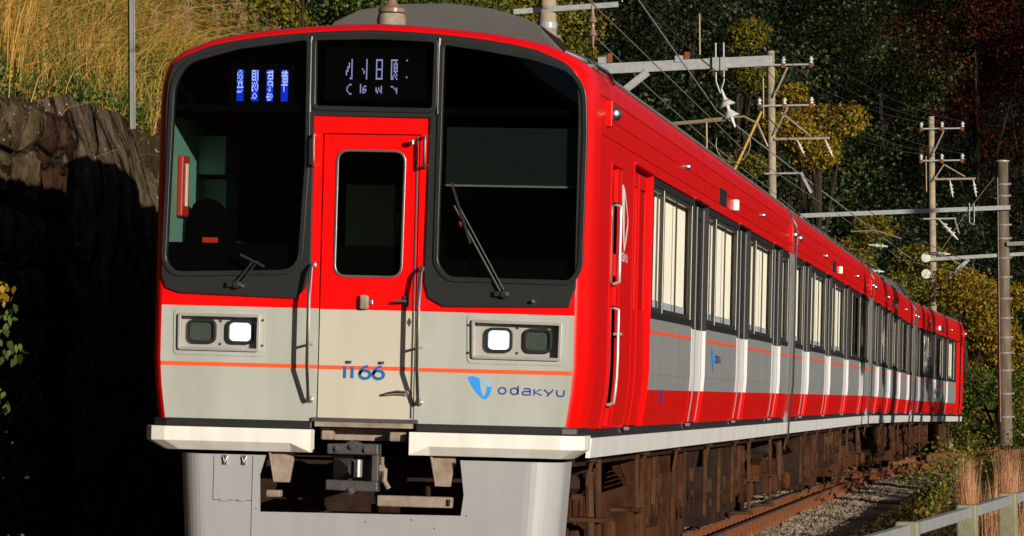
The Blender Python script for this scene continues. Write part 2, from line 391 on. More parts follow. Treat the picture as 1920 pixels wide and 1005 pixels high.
xs = [-90,-70,-52,-40,-32,-26,-21,-17,-14,-12,-10,-8.6,-7.4,-6.4,-5.6,-5,-4.6,-4.3,-4.1,-3.9,-3.7,-3.54,-3.43,-3.3,-2.8,-2,-1,0,1,2,2.3,2.7,3.1,3.5,4,4.6,5.5,7,9,13,20,30,45,70,120]
ys = [-120,-60,-30,-15,-8] + [ -4 + 1.5*i for i in range(60)] + [88+4*i for i in range(30)] + [215,240,280,340,420]
mb = MB(); W = len(xs)
for y in ys:
    for u in xs: 
        x = u + cx(y) if y < 210 else u + cx(210)
        z = hill(x, y) if y < 210 else hill(x + cx(y) - cx(210), y) + (y-210)*.25
        mb.v.append((x, y, z))
for j in range(len(ys)-1):
    for i in range(W-1):
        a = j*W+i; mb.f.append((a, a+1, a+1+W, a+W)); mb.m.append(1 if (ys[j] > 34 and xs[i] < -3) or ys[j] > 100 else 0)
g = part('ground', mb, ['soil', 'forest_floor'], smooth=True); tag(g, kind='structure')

# ------------------------------------------------------------------ quad soup
def soup(name, V, m_, parent=None, tri=False):
    """V: (n,k,3) numpy array of separate faces"""
    n, k = V.shape[0], V.shape[1]
    me = bpy.data.meshes.new(name); me.vertices.add(n*k); me.vertices.foreach_set('co', V.reshape(-1).astype(np.float32))
    me.loops.add(n*k); me.loops.foreach_set('vertex_index', np.arange(n*k, dtype=np.int32))
    me.polygons.add(n); me.polygons.foreach_set('loop_start', np.arange(0, n*k, k, dtype=np.int32)); me.polygons.foreach_set('loop_total', np.full(n, k, dtype=np.int32))
    me.update(); me.materials.append(M[m_]); me.validate()
    return link(name, me, parent)
def leaf_quads(P, size, rg, bias=None, asp=.55):
    """pointed leaves at P, random facing"""
    n = len(P); N = rg.normal(size=(n,3))
    if bias is not None: N = N + bias
    N /= np.linalg.norm(N, axis=1, keepdims=True) + 1e-9
    T = np.cross(N, rg.normal(size=(n,3))); T /= np.linalg.norm(T, axis=1, keepdims=True) + 1e-9
    B = np.cross(N, T); s = (size * rg.uniform(.6, 1.3, n))[:, None]
    c = P[:, None, :] if False else P
    return np.stack([c - T*s*.5, c + B*s*asp*.5 + N*s*.06, c + T*s*.5, c - B*s*asp*.5 + N*s*.06], axis=1)

# ================================================================== railway track
CANT = .0325
def on_track(u, y, z):
    """point in world from track coordinates (u across, along y, z above rail), canted"""
    h = (y-55)/475. if y > 55 else 0.
    return (cx(y) + (u*math.cos(CANT) + z*math.sin(CANT))*math.cos(h), y - (u)*math.sin(h), -u*math.sin(CANT) + z*math.cos(CANT) + gz(y))
track = empty('railway_track'); tag(track, kind='structure')
rail_prof = [(-.06,-.14),(.06,-.14),(.06,-.128),(.012,-.112),(.010,-.042),(.032,-.030),(.032,-.004),(.026,0),(-.026,0),(-.032,-.004),(-.032,-.030),(-.010,-.042),(-.012,-.112),(-.06,-.128)]
yy = [-40 + 5*i for i in range(19)] + [55+3*i for i in range(38)]
for u0 in (-.5335, .5335, .9015):
    mb = MB(); n = len(rail_prof)
    for y in yy:
        for a, b in rail_prof: mb.v.append(on_track(u0+a, y, b))
    for j in range(len(yy)-1):
        for k in range(n):
            a = j*n+k; b = j*n+(k+1)%n; mb.f.append((a, b, b+n, a+n)); mb.m.append(1 if k in (6,7,8) else 0)
    part('rail', mb, ['rust', 'railhead'], track)
sl_mesh = MB().box(-1.05, 1.25, -.11, .11, -.30, -.142).mesh('sleeper', ['sleeper'])
for i in range(210):
    y = -6 + .62*i; h = (y-55)/475. if y > 55 else 0.
    o = link('sleeper', sl_mesh, track, on_track(0, y, 0), (0, CANT, -h + rnd.uniform(-.01, .01)))
    if i < 170: o.modifiers.clear()
mb = MB()
for i in range(210):
    y = -6 + .62*i
    for u0 in (.5335, .9015, -.5335):
        for s in (-1, 1):
            p = on_track(u0 + s*.085, y, -.115); mb.box(p[0]-.03, p[0]+.03, p[1]-.035, p[1]+.035, p[2]-.03, p[2]+.022)
            mb.box(p[0]-.012, p[0]+.012, p[1]-.012, p[1]+.012, p[2]+.022, p[2]+.055)
o = part('rail_clips', mb, 'rust', track); tag(o, kind='stuff')
# ballast: a bed and loose stones
mb = MB(); prof = [(-2.2,-.30),(-1.7,-.17),(-1.0,-.155),(1.2,-.155),(1.9,-.17),(2.6,-.30)]
for y in yy:
    for a, b in prof: mb.v.append(on_track(a, y, b))
for j in range(len(yy)-1):
    for k in range(len(prof)-1):
        a = j*len(prof)+k; mb.f.append((a, a+1, a+1+len(prof), a+len(prof))); mb.m.append(0)
o = part('ballast_bed', mb, 'ballast'); tag(o, kind='structure')
def stones_soup(n, y0, y1, u0, u1, s0, s1):
    us = rng.uniform(u0, u1, n); yv = rng.uniform(y0, y1, n)
    tet = np.array([[1,1,1],[1,-1,-1],[-1,1,-1],[-1,-1,1]])/1.7
    F = [(0,1,2),(0,3,1),(0,2,3),(1,3,2)]
    out = np.zeros((n*4, 3, 3))
    for i in range(n):
        s = rng.uniform(s0, s1); q = rng.normal(size=(3,3)); q, _ = np.linalg.qr(q)
        e = abs(us[i]-.1); zb = -.155 if e < 1.3 else -.155 - (e-1.3)*.11
        p = np.array(on_track(us[i], yv[i], zb + s*.3)); t = (tet*s*rng.uniform(.7, 1.3, 3)) @ q.T + p
        for k, f in enumerate(F): out[i*4+k] = t[list(f)]
    return out
o = soup('ballast_gravel', stones_soup(20000, 16, 62, -1.3, 3.0, .018, .04), 'ballast'); tag(o, kind='stuff')

# ================================================================== the train
# body section: half width at height z
PROF = [(1.04,1.395),(1.165,1.405),(1.22,1.385),(1.33,1.402),(1.45,1.418),(1.62,1.43),(3.10,1.43),(3.25,1.43),(3.40,1.42),(3.50,1.395),(3.565,1.355)]
ARC = [(1.355,3.565),(1.27,3.625),(1.09,3.70),(.92,3.737),(.74,3.765),(.56,3.785),(.39,3.80),(.2,3.812),(0,3.818)]
def px(z):
    for (a, b), (c, d) in zip(PROF, PROF[1:]):
        if z <= c: return b + (d-b)*(z-a)/(c-a)
    return PROF[-1][1]
def wall(mb, y0, y1, z0, z1, side=1, off=0., ymirror=False):
    zz = sorted({z0, z1} | {z for z, _ in PROF if z0 < z < z1})
    vs = []
    for z in zz: vs += [(side*(px(z)+off), y0, z), (side*(px(z)+off), y1, z)]
    mb.add(vs, [(2*i, 2*i+1, 2*i+3, 2*i+2) for i in range(len(zz)-1)])
def slab(mb, y0, y1, z0, z1, side, off, th):
    """a sheet that follows the body side, with real edges"""
    zz = sorted({z0, z1} | {z for z, _ in PROF if z0 < z < z1}); n = len(zz)
    vs = []
    for z in zz:
        a = side*(px(z)+off); b = side*(px(z)+off-th)
        vs += [(a, y0, z), (a, y1, z), (b, y0, z), (b, y1, z)]
    fs = []
    for i in range(n-1):
        q = 4*i; fs += [(q, q+1, q+5, q+4), (q+2, q+6, q+7, q+3), (q, q+4, q+6, q+2), (q+1, q+3, q+7, q+5)]
    fs += [(0, 2, 3, 1), (4*n-4, 4*n-3, 4*n-1, 4*n-2)]
    mb.add(vs, fs)
LEN = 19.8
ZT = 3.06   # top of doors and windows
meshcache = {}
def cached(key, fn):
    if key not in meshcache: meshcache[key] = fn()
    return meshcache[key]

def build_door(root, yc, side, red):
    key = ('door', side, red)
    low = 'red_side' if red else 'white_side'
    def leaf(s):
        mb = MB(); y0, y1 = (-.640, -.004) if s < 0 else (.004, .640)
        mb.cur = 0; slab(mb, y0, y1, 1.232, 1.49, side, -.032, .03)
        mb.cur = 1; slab(mb, y0, y1, 1.49, 2.0, side, -.032, .03)
        # upper leaf: frame round the pane
        mb.cur = 2; slab(mb, y0, y0+.11, 2.0, 3.03, side, -.032, .03); slab(mb, y1-.11, y1, 2.0, 3.03, side, -.032, .03)
        slab(mb, y0+.11, y1-.11, 2.0, 2.06, side, -.032, .03); slab(mb, y0+.11, y1-.11, 2.93, 3.03, side, -.032, .03)
        # bright rubber-edge strips
        mb.cur = 3; slab(mb, y0, y0+.014, 1.235, 3.02, side, -.026, .006); slab(mb, y1-.014, y1, 1.235, 3.02, side, -.026, .006)
        return mb.mesh('door_leaf', ['red_side', low if not red else 'red_side', 'red_side' if red else 'mask', 'red_side' if red else 'silver'])
    def frame():
        mb = MB(); y0, y1 = -.66, .66
        for a, b in ((y0-.018, y0), (y1, y1+.018)):
            mb.cur = 0; slab(mb, a, b, 1.225, 1.49, side, .004, .075)
            mb.cur = 1; slab(mb, a, b, 1.49, 2.0, side, .004, .075)
            mb.cur = 2; slab(mb, a, b, 2.0, ZT, side, .006, .075)
        mb.cur = 3; slab(mb, y0-.018, y1+.018, ZT, ZT+.02, side, .022, .09)
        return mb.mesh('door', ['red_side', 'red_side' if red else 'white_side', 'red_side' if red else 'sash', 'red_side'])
    d = link('door', cached(key+('f',), frame), root, (0, yc, 0))
    for s in (-1, 1):
        link('door_leaf', cached(key+('l', s), lambda: leaf(s)), d)
        def pane():
            mb = MB(); y0, y1 = (-.53, -.114) if s < 0 else (.114, .53)
            slab(mb, y0, y1, 2.06, 2.93, side, -.047, .006); return mb.mesh('door_pane', ['dark_glass'])
        link('door_pane', cached(key+('p', s), pane), d)
    def sill():
        mb = MB(); x = 1.40; mb.box(min(side*x, side*(x+.035)), max(side*x, side*(x+.035)), -.69, -.56, 1.205, 1.228); return mb.mesh('sill', ['steel'])
    link('door_sill', cached(key+('s',), sill), d)
    return d

def build_window(root, y0, y1, side, dark=(), ends=False):
    Lw = y1 - y0; key = ('win', side, round(Lw, 2))
    z0, z1 = 2.015, ZT - .015
    def frame():
        mb = MB(); t = .04
        slab(mb, 0, t, z0, z1, side, .006, .085); slab(mb, Lw-t, Lw, z0, z1, side, .006, .085)
        slab(mb, t, Lw-t, z0, z0+.05, side, .006, .085); slab(mb, t, Lw-t, z1-.05, z1, side, .006, .085)
        return mb.mesh('window', ['black'])
    w = link('window', cached(key+('f',), frame), root, (0, y0, 0))
    segs = [(.05, .92, False), (.95, Lw-.05, True)] if Lw > 2.5 else [(.05, Lw-.05, False)]
    for i, (a, b, wide) in enumerate(segs):
        seg = b-a; kk = key + (i,)
        def sash():
            mb = MB(); t = .035; aa, bb = .008, seg-.008
            mb.cur = 0; slab(mb, aa, aa+t, z0+.052, z1-.052, side, -.004, .030)
            slab(mb, aa+t, bb-t, z0+.052, z0+.085, side, -.004, .030); slab(mb, aa+t, bb-t, z1-.085, z1-.052, side, -.004, .030); slab(mb, bb-t, bb-.016, z0+.052, z1-.052, side, -.004, .030)
            mb.cur = 1; slab(mb, bb-.016, bb, z0+.052, z1-.052, side, -.002, .032)  # pale strip painted as the sunlit far jamb
            return mb.mesh('sash', ['sash', 'blind'])
        link('sash', cached(kk+('s',), sash), w, (0, a, 0))
        def pane():
            mb = MB(); slab(mb, .043, seg-.043, z0+.085, z1-.085, side, -.016, .005); return mb.mesh('pane', ['side_glass'])
        link('pane', cached(kk+('p',), pane), w, (0, a, 0))
        if wide:
            def mull():
                mb = MB(); slab(mb, seg*.52, seg*.52+.03, z0+.09, z1-.05, side, -.024, .012); return mb.mesh('blind_rail', ['sash'])
            link('blind_rail', cached(kk+('m',), mull), w, (0, a, 0))
        if i in dark: continue
        def blind():
            mb = MB(); slab(mb, .0, seg, z0+.15, z1, side, -.062, .006)
            return mb.mesh('blind', ['blind'])
        link('blind', cached(kk+('b',), blind), w, (0, a, 0))
        def bbar():
            mb = MB(); slab(mb, .0, seg, z0+.07, z0+.15, side, -.056, .012); return mb.mesh('blind_bar', ['blind_bar'])
        link('blind_bar', cached(kk+('r',), bbar), w, (0, a, 0))
    return w

def build_side(root, side, cab, darkbays=()):
    """one side of a carriage; cab=True: the front 3.75 m is the red driver's end"""
    doors = [3.07+4.82*k for k in range(4)] if cab else [2.77+4.82*k for k in range(4)]
    nm = lambda s: s
    # cantrail with three pressed grooves
    mb = MB(); y0 = .25 if cab else 0.
    zs = [ZT, 3.135, 3.255, 3.39, 3.565]
    for a, b in zip(zs, zs[1:]): slab(mb, y0, LEN, a + (.006 if a > ZT else 0), b, side, 0, .03)
    slab(mb, y0, LEN, ZT, 3.56, side, -.007, .02)
    part('cantrail', mb, 'red_side', root)
    # bays between doors
    edges = [y0] + sum([[d-.678, d+.678] for d in doors], []) + [LEN]
    for i in range(0, len(edges), 2):
        a, b = edges[i], edges[i+1]
        if cab and i == 0:
            # solid red end with the crew door let in
            mb = MB()
            slab(mb, a, .93, 1.225, ZT, side, 0, .03); slab(mb, 1.60, b, 1.225, ZT, side, 0, .03); slab(mb, .93, 1.60, 3.0, ZT, side, 0, .03)
            part('cab_side_panel', mb, 'red_side', root)
            cd_ = part('crew_door', (lambda q: (slab(q, .94, 1.42, 1.235, 2.99, side, -.03, .02), q)[1])(MB()), 'red_side', root)
            mb = MB(); 
            for q0, q1 in ((2.98, 3.0), (1.225, 1.24)): slab(mb, .92, 1.61, q0, q1, side, .008, .05)
            slab(mb, .92, .94, 1.24, 2.98, side, .008, .05)
            part('door_frame', mb, 'red_side', cd_)
            mb = MB(); slab(mb, 1.0, 1.34, 2.15, 2.9, side, -.026, .005); part('crew_window', mb, 'dark_glass', cd_)
            mb = MB(); slab(mb, 1.42, 1.60, 1.235, 2.99, side, -.065, .01); slab(mb, 1.43, 1.60, 2.25, 2.40, side, -.02, .04)
            slab(mb, 1.43, 1.60, 2.05, 2.18, side, -.005, .05); slab(mb, 1.42, 1.60, 2.75, 2.98, side, -.005, .05); slab(mb, 1.43, 1.6, 1.235, 1.36, side, -.005, .05)
            part('handrail_recess', mb, 'red_side', cd_)
            mb = MB()
            for q0, q1 in ((2.20, 2.74), (1.38, 2.04)):
                mb.tube([(side*(px(q0)-.04), 1.55, q0)] + [(side*(px(zq)+.002), 1.55, zq) for zq in (q0+.015, q0+.1, q0+.2, (q0+q1)/2, q1-.1, q1-.015)] + [(side*(px(q1)-.04), 1.55, q1)], .011, 8)
            mb.tube([(side*1.40, 1.55, 1.86), (side*1.46, 1.55, 1.86)], .010, 8)
            part('crew_handrail', mb, 'alu', cd_, smooth=True)
            continue
        mb = MB()
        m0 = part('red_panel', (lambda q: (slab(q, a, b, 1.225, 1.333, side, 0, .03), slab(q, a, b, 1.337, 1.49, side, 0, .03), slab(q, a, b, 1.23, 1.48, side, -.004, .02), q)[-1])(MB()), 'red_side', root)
        part('steel_panel', (lambda q: (slab(q, a, b, 1.49, 1.598, side, 0, .03), slab(q, a, b, 1.602, 2.015, side, 0, .03), slab(q, a, b, 1.5, 2.0, side, -.004, .02), q)[-1])(MB()), 'silver', root)
        part('orange_line', (lambda q: (slab(q, a, b, 1.905, 1.93, side, .002, .004), q)[1])(MB()), 'orange', root)
        wa, wb = a + .04, b - .04
        if i in (0, 8): wa, wb = (a+.35, b-.04) if i == 0 else (a+.04, b-.35)
        if wb - wa > .4:
            for q0, q1 in ((a, wa), (wb, b)):
                mb = MB(); slab(mb, q0, q1, 2.015, ZT, side, 0, .03); part('window_pier', mb, 'black' if q1-q0 < .1 else 'silver', root)
            build_window(root, wa, wb, side, dark=darkbays.get(i, ()) if darkbays else ())
    for k, d in enumerate(doors): build_door(root, d, side, cab and k == 0)
    # black line and white skirt, in lengths
    mb = MB(); slab(mb, y0, LEN, 1.168, 1.225, side, -.012, .03); part('black_band', mb, 'black', root)
    cuts = [.25 if cab else 0.] + ([.95] if cab else []) + [d-.66 for d in doors] + [LEN]
    for a, b in zip(cuts, cuts[1:]):
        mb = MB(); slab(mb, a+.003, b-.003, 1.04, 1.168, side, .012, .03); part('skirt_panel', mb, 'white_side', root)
    # rain gutter along the roof edge
    mb = MB(); mb.tube([(side*1.352, .3 if cab else 0, 3.58), (side*1.352, LEN, 3.58)], .012, 6); part('gutter', mb, 'galv_dark', root)
    # end down pipe, marker lamps, side light, vent slot, horn-like buzzer
    for ye in ([LEN-.02] if cab else [.02, LEN-.02]):
        s = 1 if ye > 5 else -1
        if s > 0:
            mb = MB(); mb.tube([(side*1.30, ye-.12, 3.62), (side*1.40, ye-.08, 3.54), (side*1.475, ye, 3.38), (side*1.478, ye, 2.4), (side*1.475, ye, 1.6), (side*1.44, ye, 1.25), (side*1.43, ye, .98)], .017, 8)
            part('down_pipe', mb, 'chrome', root, smooth=True)
        y_ = ye - s*.28
        lamp(root, side, y_, 3.26)
    if cab: lamp(root, side, .62, 3.29, True)
    yl = 11.0 if cab else 9.6
    mb = MB(); mb.box(min(side*1.43, side*1.48), max(side*1.43, side*1.48), yl+.25, yl+.36, 3.15, 3.25); part('side_light', mb, 'blind', root, bev=.01)
    mb = MB(); mb.box(min(side*1.40, side*1.437), max(side*1.40, side*1.437), yl-1.3, yl-.55, 3.14, 3.28); part('destination_slot', mb, 'black', root)
    for yb in (6.35, 14.9):
        mb = MB(); mb.lathe([(.028, 0), (.03, .02), (.02, .038), (.004, .045)], (side*1.43, yb, 3.27), 10, 'x') if side > 0 else mb.lathe([(.028, 0), (.03, -.02), (.02, -.038), (.004, -.045)], (side*1.43, yb, 3.27), 10, 'x')
        part('buzzer', mb, 'steel', root, smooth=True)
def lamp(root, side, y, z, big=False):
    mb = MB(); r = .05 if big else .042
    mb.box(min(side*1.42, side*1.465), max(side*1.42, side*1.465), y-.05, y+.05, z-.085, z+.085)
    b = part('marker_bracket', mb, 'red_side', root, bev=.006)
    mb = MB(); mb.lathe([(r, 0), (r*1.05, side*.012), (r*.9, side*.035), (r*.5, side*.052), (.003, side*.058)], (side*1.465, y, z), 16, 'x')
    part('marker_lens', mb, 'steel', b, smooth=True)

def wheelset(root, y, z=.42):
    for s in (-1, 1):
        mb = MB(); mb.lathe([(.05, -.065), (.36, -.065), (.38, -.05), (.40, -.045), (.405, .02), (.43, .05), (.43, .065), (.05, .065)][::-1] if s > 0 else [(.05, -.065), (.43, -.065), (.43, -.05), (.405, -.02), (.40, .045), (.38, .05), (.36, .065), (.05, .065)], (s*.56, y, .43), 24, 'x')
        part('wheel', mb, 'under_dark', root, smooth=True)
    part('axle', MB().tube([(-.56, y, .43), (.56, y, .43)], .07, 10), 'under_dark', root)
def bogie(root, yc):
    b = part('bogie', MB().box(-.95, .95, yc-.25, yc+.25, .55, .80), 'under_dark', root)
    for dy in (-1.05, 1.05): wheelset(b, yc+dy)
    for s in (-1, 1):
        mb = MB()
        mb.obox((s*.92, yc-1.45, .55), (s*.92, yc-.55, .62), .14, .20); mb.obox((s*.92, yc-.55, .62), (s*.92, yc+.55, .56), .14, .22); mb.obox((s*.92, yc+.55, .62), (s*.92, yc+1.45, .55), .14, .20)
        part('side_frame', mb, 'underfloor', b, bev=.012)
        for dy in (-1.05, 1.05):
            mb = MB(); mb.box(min(s*.90, s*1.10), max(s*.90, s*1.10), yc+dy-.14, yc+dy+.14, .31, .56)
            mb.lathe([(.12, 0), (.125, s*.05), (.09, s*.09), (.02, s*.10)], (s*1.10, yc+dy, .43), 14, 'x')
            part('axle_box', mb, 'underfloor', b, bev=.01)
            for q in (-.26, .26):
                mb = MB(); mb.lathe([(.07,0),(.085,.03),(.07,.06),(.085,.09),(.07,.12),(.085,.15),(.07,.18),(.085,.21),(.07,.24)], (s*.95, yc+dy+q*.9, .30), 12); part('coil_spring', mb, 'under_dark', b)
        mb = MB(); mb.lathe([(.22,0),(.27,.04),(.27,.10),(.24,.13),(.27,.16),(.25,.20)], (s*.85, yc, .74), 16); part('air_spring', mb, 'under_dark', b, smooth=True)
        mb = MB(); part('yaw_damper', MB().tube([(s*1.12, yc-.2, .9), (s*1.14, yc-.2, .45)], .03, 8), 'brown_steel', b); mb.tube([(s*1.1, yc+.35, .95), (s*1.16, yc+.1, .52)], .022, 8); part('damper', mb, 'brown_steel', b)
def underfloor(root, seed, first=False):
    r = random.Random(seed)
    part('underframe', MB().box(-1.30, 1.30, .3 if first else .1, LEN-.05, .98, 1.12), 'under_dark', root)
    bogie(root, 2.95); bogie(root, LEN-2.95)
    for s in (1, -1):
        y = 5.0
        while y < LEN - 5.1:
            L = r.uniform(.5, 1.5); L = min(L, LEN-5.0-y); zb = r.choice([.28, .34, .40, .50]); xo = r.uniform(1.22, 1.34)
            if s < 0 and seed > 1 and r.random() < .5: y += L + .2; continue
            mb = MB(); mb.box(min(s*.55, s*xo), max(s*.55, s*xo), y, y+L, zb, .96)
            nr = int(L/.16)
            for k in range(nr):
                if r.random() < .32:
                    q = y + .05 + k*.16; mb.box(min(s*xo, s*(xo+.018)), max(s*xo, s*(xo+.018)), q, q+.05, zb+.04, .90)
            e = part('equipment_box', mb, r.choice(['underfloor', 'under_dark']), root, bev=.008)
            part('hanger', MB().obox((s*(xo+.02), y+L*.1, .97), (s*(xo+.02), y+L*.1, zb+.1), .03, .05, (0,1,0)), 'brown_steel', e)
            part('cover', MB().tube([(s*(xo+.03), y+L*.5, zb+.2), (s*(xo+.05), y+L*.5, zb+.2)], .05, 10), 'underfloor', e)
            mb = MB(); mb.box(min(s*xo, s*(xo+.03)), max(s*xo, s*(xo+.03)), y+L*.6, y+L*.6+.12, zb+.3, zb+.42)
            part('fitting', mb, 'brown_steel', e)
            y += L + r.uniform(.04, .22)
        for y in [1.0, 4.6] + [7.2+3.1*k for k in range(3)] + [LEN-4.4, LEN-1.3]:
            mb = MB(); mb.obox((s*1.34, y, 1.03), (s*1.31, y, .84), .02, .05, (0,1,0)); mb.box(min(s*1.2, s*1.36), max(s*1.2, s*1.36), y-.05, y+.16, 1.005, 1.036)
            part('skirt_bracket', mb, 'brown_steel', root)
        for y in ([1.72, 4.3] if first else []) + [LEN-1.0, LEN-4.2]:
            mb = MB(); mb.obox((s*1.30, y, 1.04), (s*1.32, y, .25), .03, .10, (0,1,0)); mb.box(min(s*1.12, s*1.36), max(s*1.12, s*1.36), y-.14, y+.14, .25, .28); mb.box(min(s*1.12, s*1.36), max(s*1.12, s*1.36), y-.14, y+.14, .58, .61)
            part('step', mb, 'brown_steel', root, bev=.006)
    if True:
        mb = MB()
        for k in range(5): mb.tube([(1.1+.02*k, 4.6, .9-.03*k), (1.2, 9, .95-.03*k), (1.15, LEN-5, .9-.03*k)], .014, 6)
        part('cable_run', mb, 'underfloor', root)
def roof(root, y0, y1, grooves=True):
    mb = MB(); pr = [(x, z) for x, z in ARC] + [(-x, z) for x, z in reversed(ARC[:-1])]; n = len(pr)
    for y in (y0, y1):
        for x, z in pr: mb.v.append((x, y, z))
    for k in range(n-1): mb.f.append((k, k+1, k+1+n, k+n)); mb.m.append(0)
    part('roof', mb, 'roof', root, smooth=True)
def end_wall(root, y, m_='silver'):
    pr = [(px(z), z) for z in (1.04,1.165,1.3,1.45,1.62,3.1,3.25,3.4,3.5)] + ARC
    pr = pr + [(-x, z) for x, z in reversed(pr[:-1])]
    plate('end_wall', pr, [rrect(-.4, .4, 1.15, 3.05, .05)], y, .03, m_, root)
def cooler(root, y0, y1):
    mb = MB(); pts = [(-1.0,3.70),(-.96,3.86),(-.80,4.07),(-.62,4.160),(-.32,4.205),(.03,4.215),(.34,4.18),(.58,4.115),(.67,4.07),(.86,3.88),(.93,3.70)]
    mb.prism(pts, y0, y1); c = part('air_conditioner', mb, 'cooler', root, bev=.01)
    mb = MB()
    for k in range(6): mb.box(.70+.022*k, .708+.022*k, y0-.004, y0, 3.985-.020*k, 4.005-.020*k)
    mb.box(-.75, .30, y0-.003, y0, 4.085, 4.089); mb.box(-.85, .60, y0-.003, y0, 3.97, 3.974)
    part('vent_slots', mb, 'steel', c)
    for k in range(4):
        mb = MB(); mb.box(.70, .705, y0+.1, y0+.12, 4, 4.02)
    mb = MB()
    n = int((y1-y0)/.12)
    for k in range(n): mb.obox((.69, y0+.06+.12*k, 4.055), (.86, y0+.06+.12*k, 3.885), .05, .02)
    part('louvre', mb, 'under_dark', c)

def carriage(y0, label, cab, seed, heading=0., flip=False, dark={}):
    root = empty('train_carriage', (0, 0, 0)); 
    tag(root, label, 'train carriage', 'carriages of the red and silver train')
    build_side(root, 1, cab, dark); build_side(root, -1, cab, dark)
    roof(root, .30 if cab else 0, LEN)
    if not cab: end_wall(root, .0)
    end_wall(root, LEN-.03)
    underfloor(root, seed, cab)
    part('floor', MB().box(-1.36, 1.36, .3 if cab else .05, LEN-.05, 1.13, 1.2), 'interior_dark', root)
    part('ceiling', MB().box(-1.30, 1.30, .5 if cab else .05, LEN-.05, 3.15, 3.18), 'interior_dark', root)
    return root

car1 = carriage(0, 'leading carriage with the red and ivory driving cab, lit headlamps and number 1166', True, 1)
# ---------- driving cab front
FY = -.2
def F(x, z): return (x + .2*(4.393-x)/25.87, z - .2*(z-1.34)/25.87)
def FF(pts): return [F(*p) for p in pts]
half = [(px(z), z) for z in (1.225, 1.33, 1.45, 1.62, 2.0, 2.4, 2.8, 3.1, 3.25, 3.40, 3.50)] + ARC
full = half + [(-x, z) for x, z in reversed(half[:-1])]
def inset(d):
    out = []; n = len(full)
    for i, (x, z) in enumerate(full):
        a = full[max(0, i-1)]; b = full[min(n-1, i+1)]; dx, dz = b[0]-a[0], b[1]-a[1]; L = math.hypot(dx, dz)
        nx, nz = -dz/L, dx/L
        if i in (0, n-1): nx, nz = (-1 if x > 0 else 1), 0
        out.append((x + nx*d, z + nz*d*.8 if z > 1.3 else z))
    return out
mb = MB(); n = len(full)
sched = [(.31, 0), (.2, .001), (.08, .006), (-.02, .015), (-.09, .028), (-.14, .043), (-.175, .060), (-.195, .078), (FY, .092), (FY+.03, .094)]
for y, d in sched:
    for x, z in inset(d): mb.v.append((x, y, z))
for j in range(len(sched)-1):
    for k in range(n-1): a = j*n+k; mb.f.append((a, a+1, a+1+n, a+n)); mb.m.append(0)
cabshell = part('cab_shell', mb, 'red', car1, smooth=True)
face = inset(.093)
def ex(z, s=1):
    """edge of the flat cab face at height z"""
    best = None
    pts = [p for p in face if p[0] > 0]
    for a, b in zip(pts, pts[1:]):
        if a[1] <= z <= b[1] and b[1] > a[1]: return s*(a[0] + (b[0]-a[0])*(z-a[1])/(b[1]-a[1]))
    return s*pts[0][0]
# dark backing behind all the joints, with openings for glass and lamps
GLl = rounded(FF([(-1.350,2.80),(-1.335,3.40),(-1.25,3.54),(-.91,3.637),(-.462,3.70),(-.455,2.90),(-.488,2.205),(-1.30,2.178),(-1.362,2.25)]), [.0,.10,.10,.0,.03,.0,.12,.10,.06])
GLd = rounded(FF([(-.409,3.700),(-.02,3.712),(.370,3.697),(.365,3.262),(-.404,3.268)]), .025)
GLr = rounded(FF([(.428,3.680),(.662,3.65),(1.0,3.592),(1.24,3.52),(1.333,3.40),(1.345,3.12),(1.335,2.26),(1.285,2.172),(.49,2.180),(.419,2.265)]), [.03,0,0,.08,.08,0,.08,.08,.10,.08])
top = [p for p in face if p[1] > 2.13]
mask_out = [(ex(2.12), 2.12), (ex(2.05)-.03, 2.045), F(1.27, 2.010), F(.47, 1.998), F(.372, 2.05), F(.343, 2.15), F(.357, 3.210), F(-.414, 3.216), F(-.409, 2.231), F(-.441, 2.092), F(-.505, 2.030), F(-1.26, 2.050), (-ex(2.12)+.03, 2.075), (-ex(2.14), 2.15)]
mask_poly = top + list(reversed([p for p in []])) 
# top runs from right (x>0) over the roof to the left; continue down the left edge and along the bottom to the right
mask_poly = top + [(-ex(2.14), 2.15), (-ex(2.12)+.03, 2.075), F(-1.26, 2.050), F(-.505, 2.030), F(-.441, 2.092), F(-.409, 2.231), F(-.414, 3.216), F(.357, 3.210), F(.343, 2.15), F(.372, 2.05), F(.47, 1.998), F(1.27, 2.010), (ex(2.05)-.03, 2.045), (ex(2.12), 2.12)]
mask = plate('windscreen_surround', mask_poly, [GLl, GLd, GLr], FY-.014, .05, 'mask', car1, .006)
for nm_, g_ in (('windscreen', GLl), ('windscreen', GLr), ('destination_glass', GLd)):
    w = ring(nm_, g_, .022, FY-.026, .03, 'gasket', car1, .005)
    plate('pane', g_, [], FY-.004, .006, 'glass', w)
# raised ribs between the panes
for xa in (F(-.436, 0)[0], F(.400, 0)[0]):
    mb = MB(); mb.tube([(xa, FY-.020, 3.215), (xa, FY-.020, 3.70)], .012, 8); part('rib', mb, 'gasket', mask, smooth=True)
# red panels round the door and under the mask
DX0, DX1, DZ = F(-.347, 0)[0], F(.289, 0)[0], F(0, 3.098)[1]
zi_l, zi_m, zi_r = 1.962, 1.955, 1.947
redp = [(-ex(1.97), zi_l), (DX0, zi_m+.003), (DX0, DZ), (DX1, DZ), (DX1, zi_m-.001), (ex(1.95), zi_r), (ex(2.13), 2.13), (F(.385,0)[0], 2.13), (F(.385,0)[0], 3.24), (F(-.44,0)[0], 3.24), (F(-.44,0)[0], 2.13), (-ex(2.13), 2.13)]
plate('red_face_panel', redp, [], FY, .02, 'red', car1)
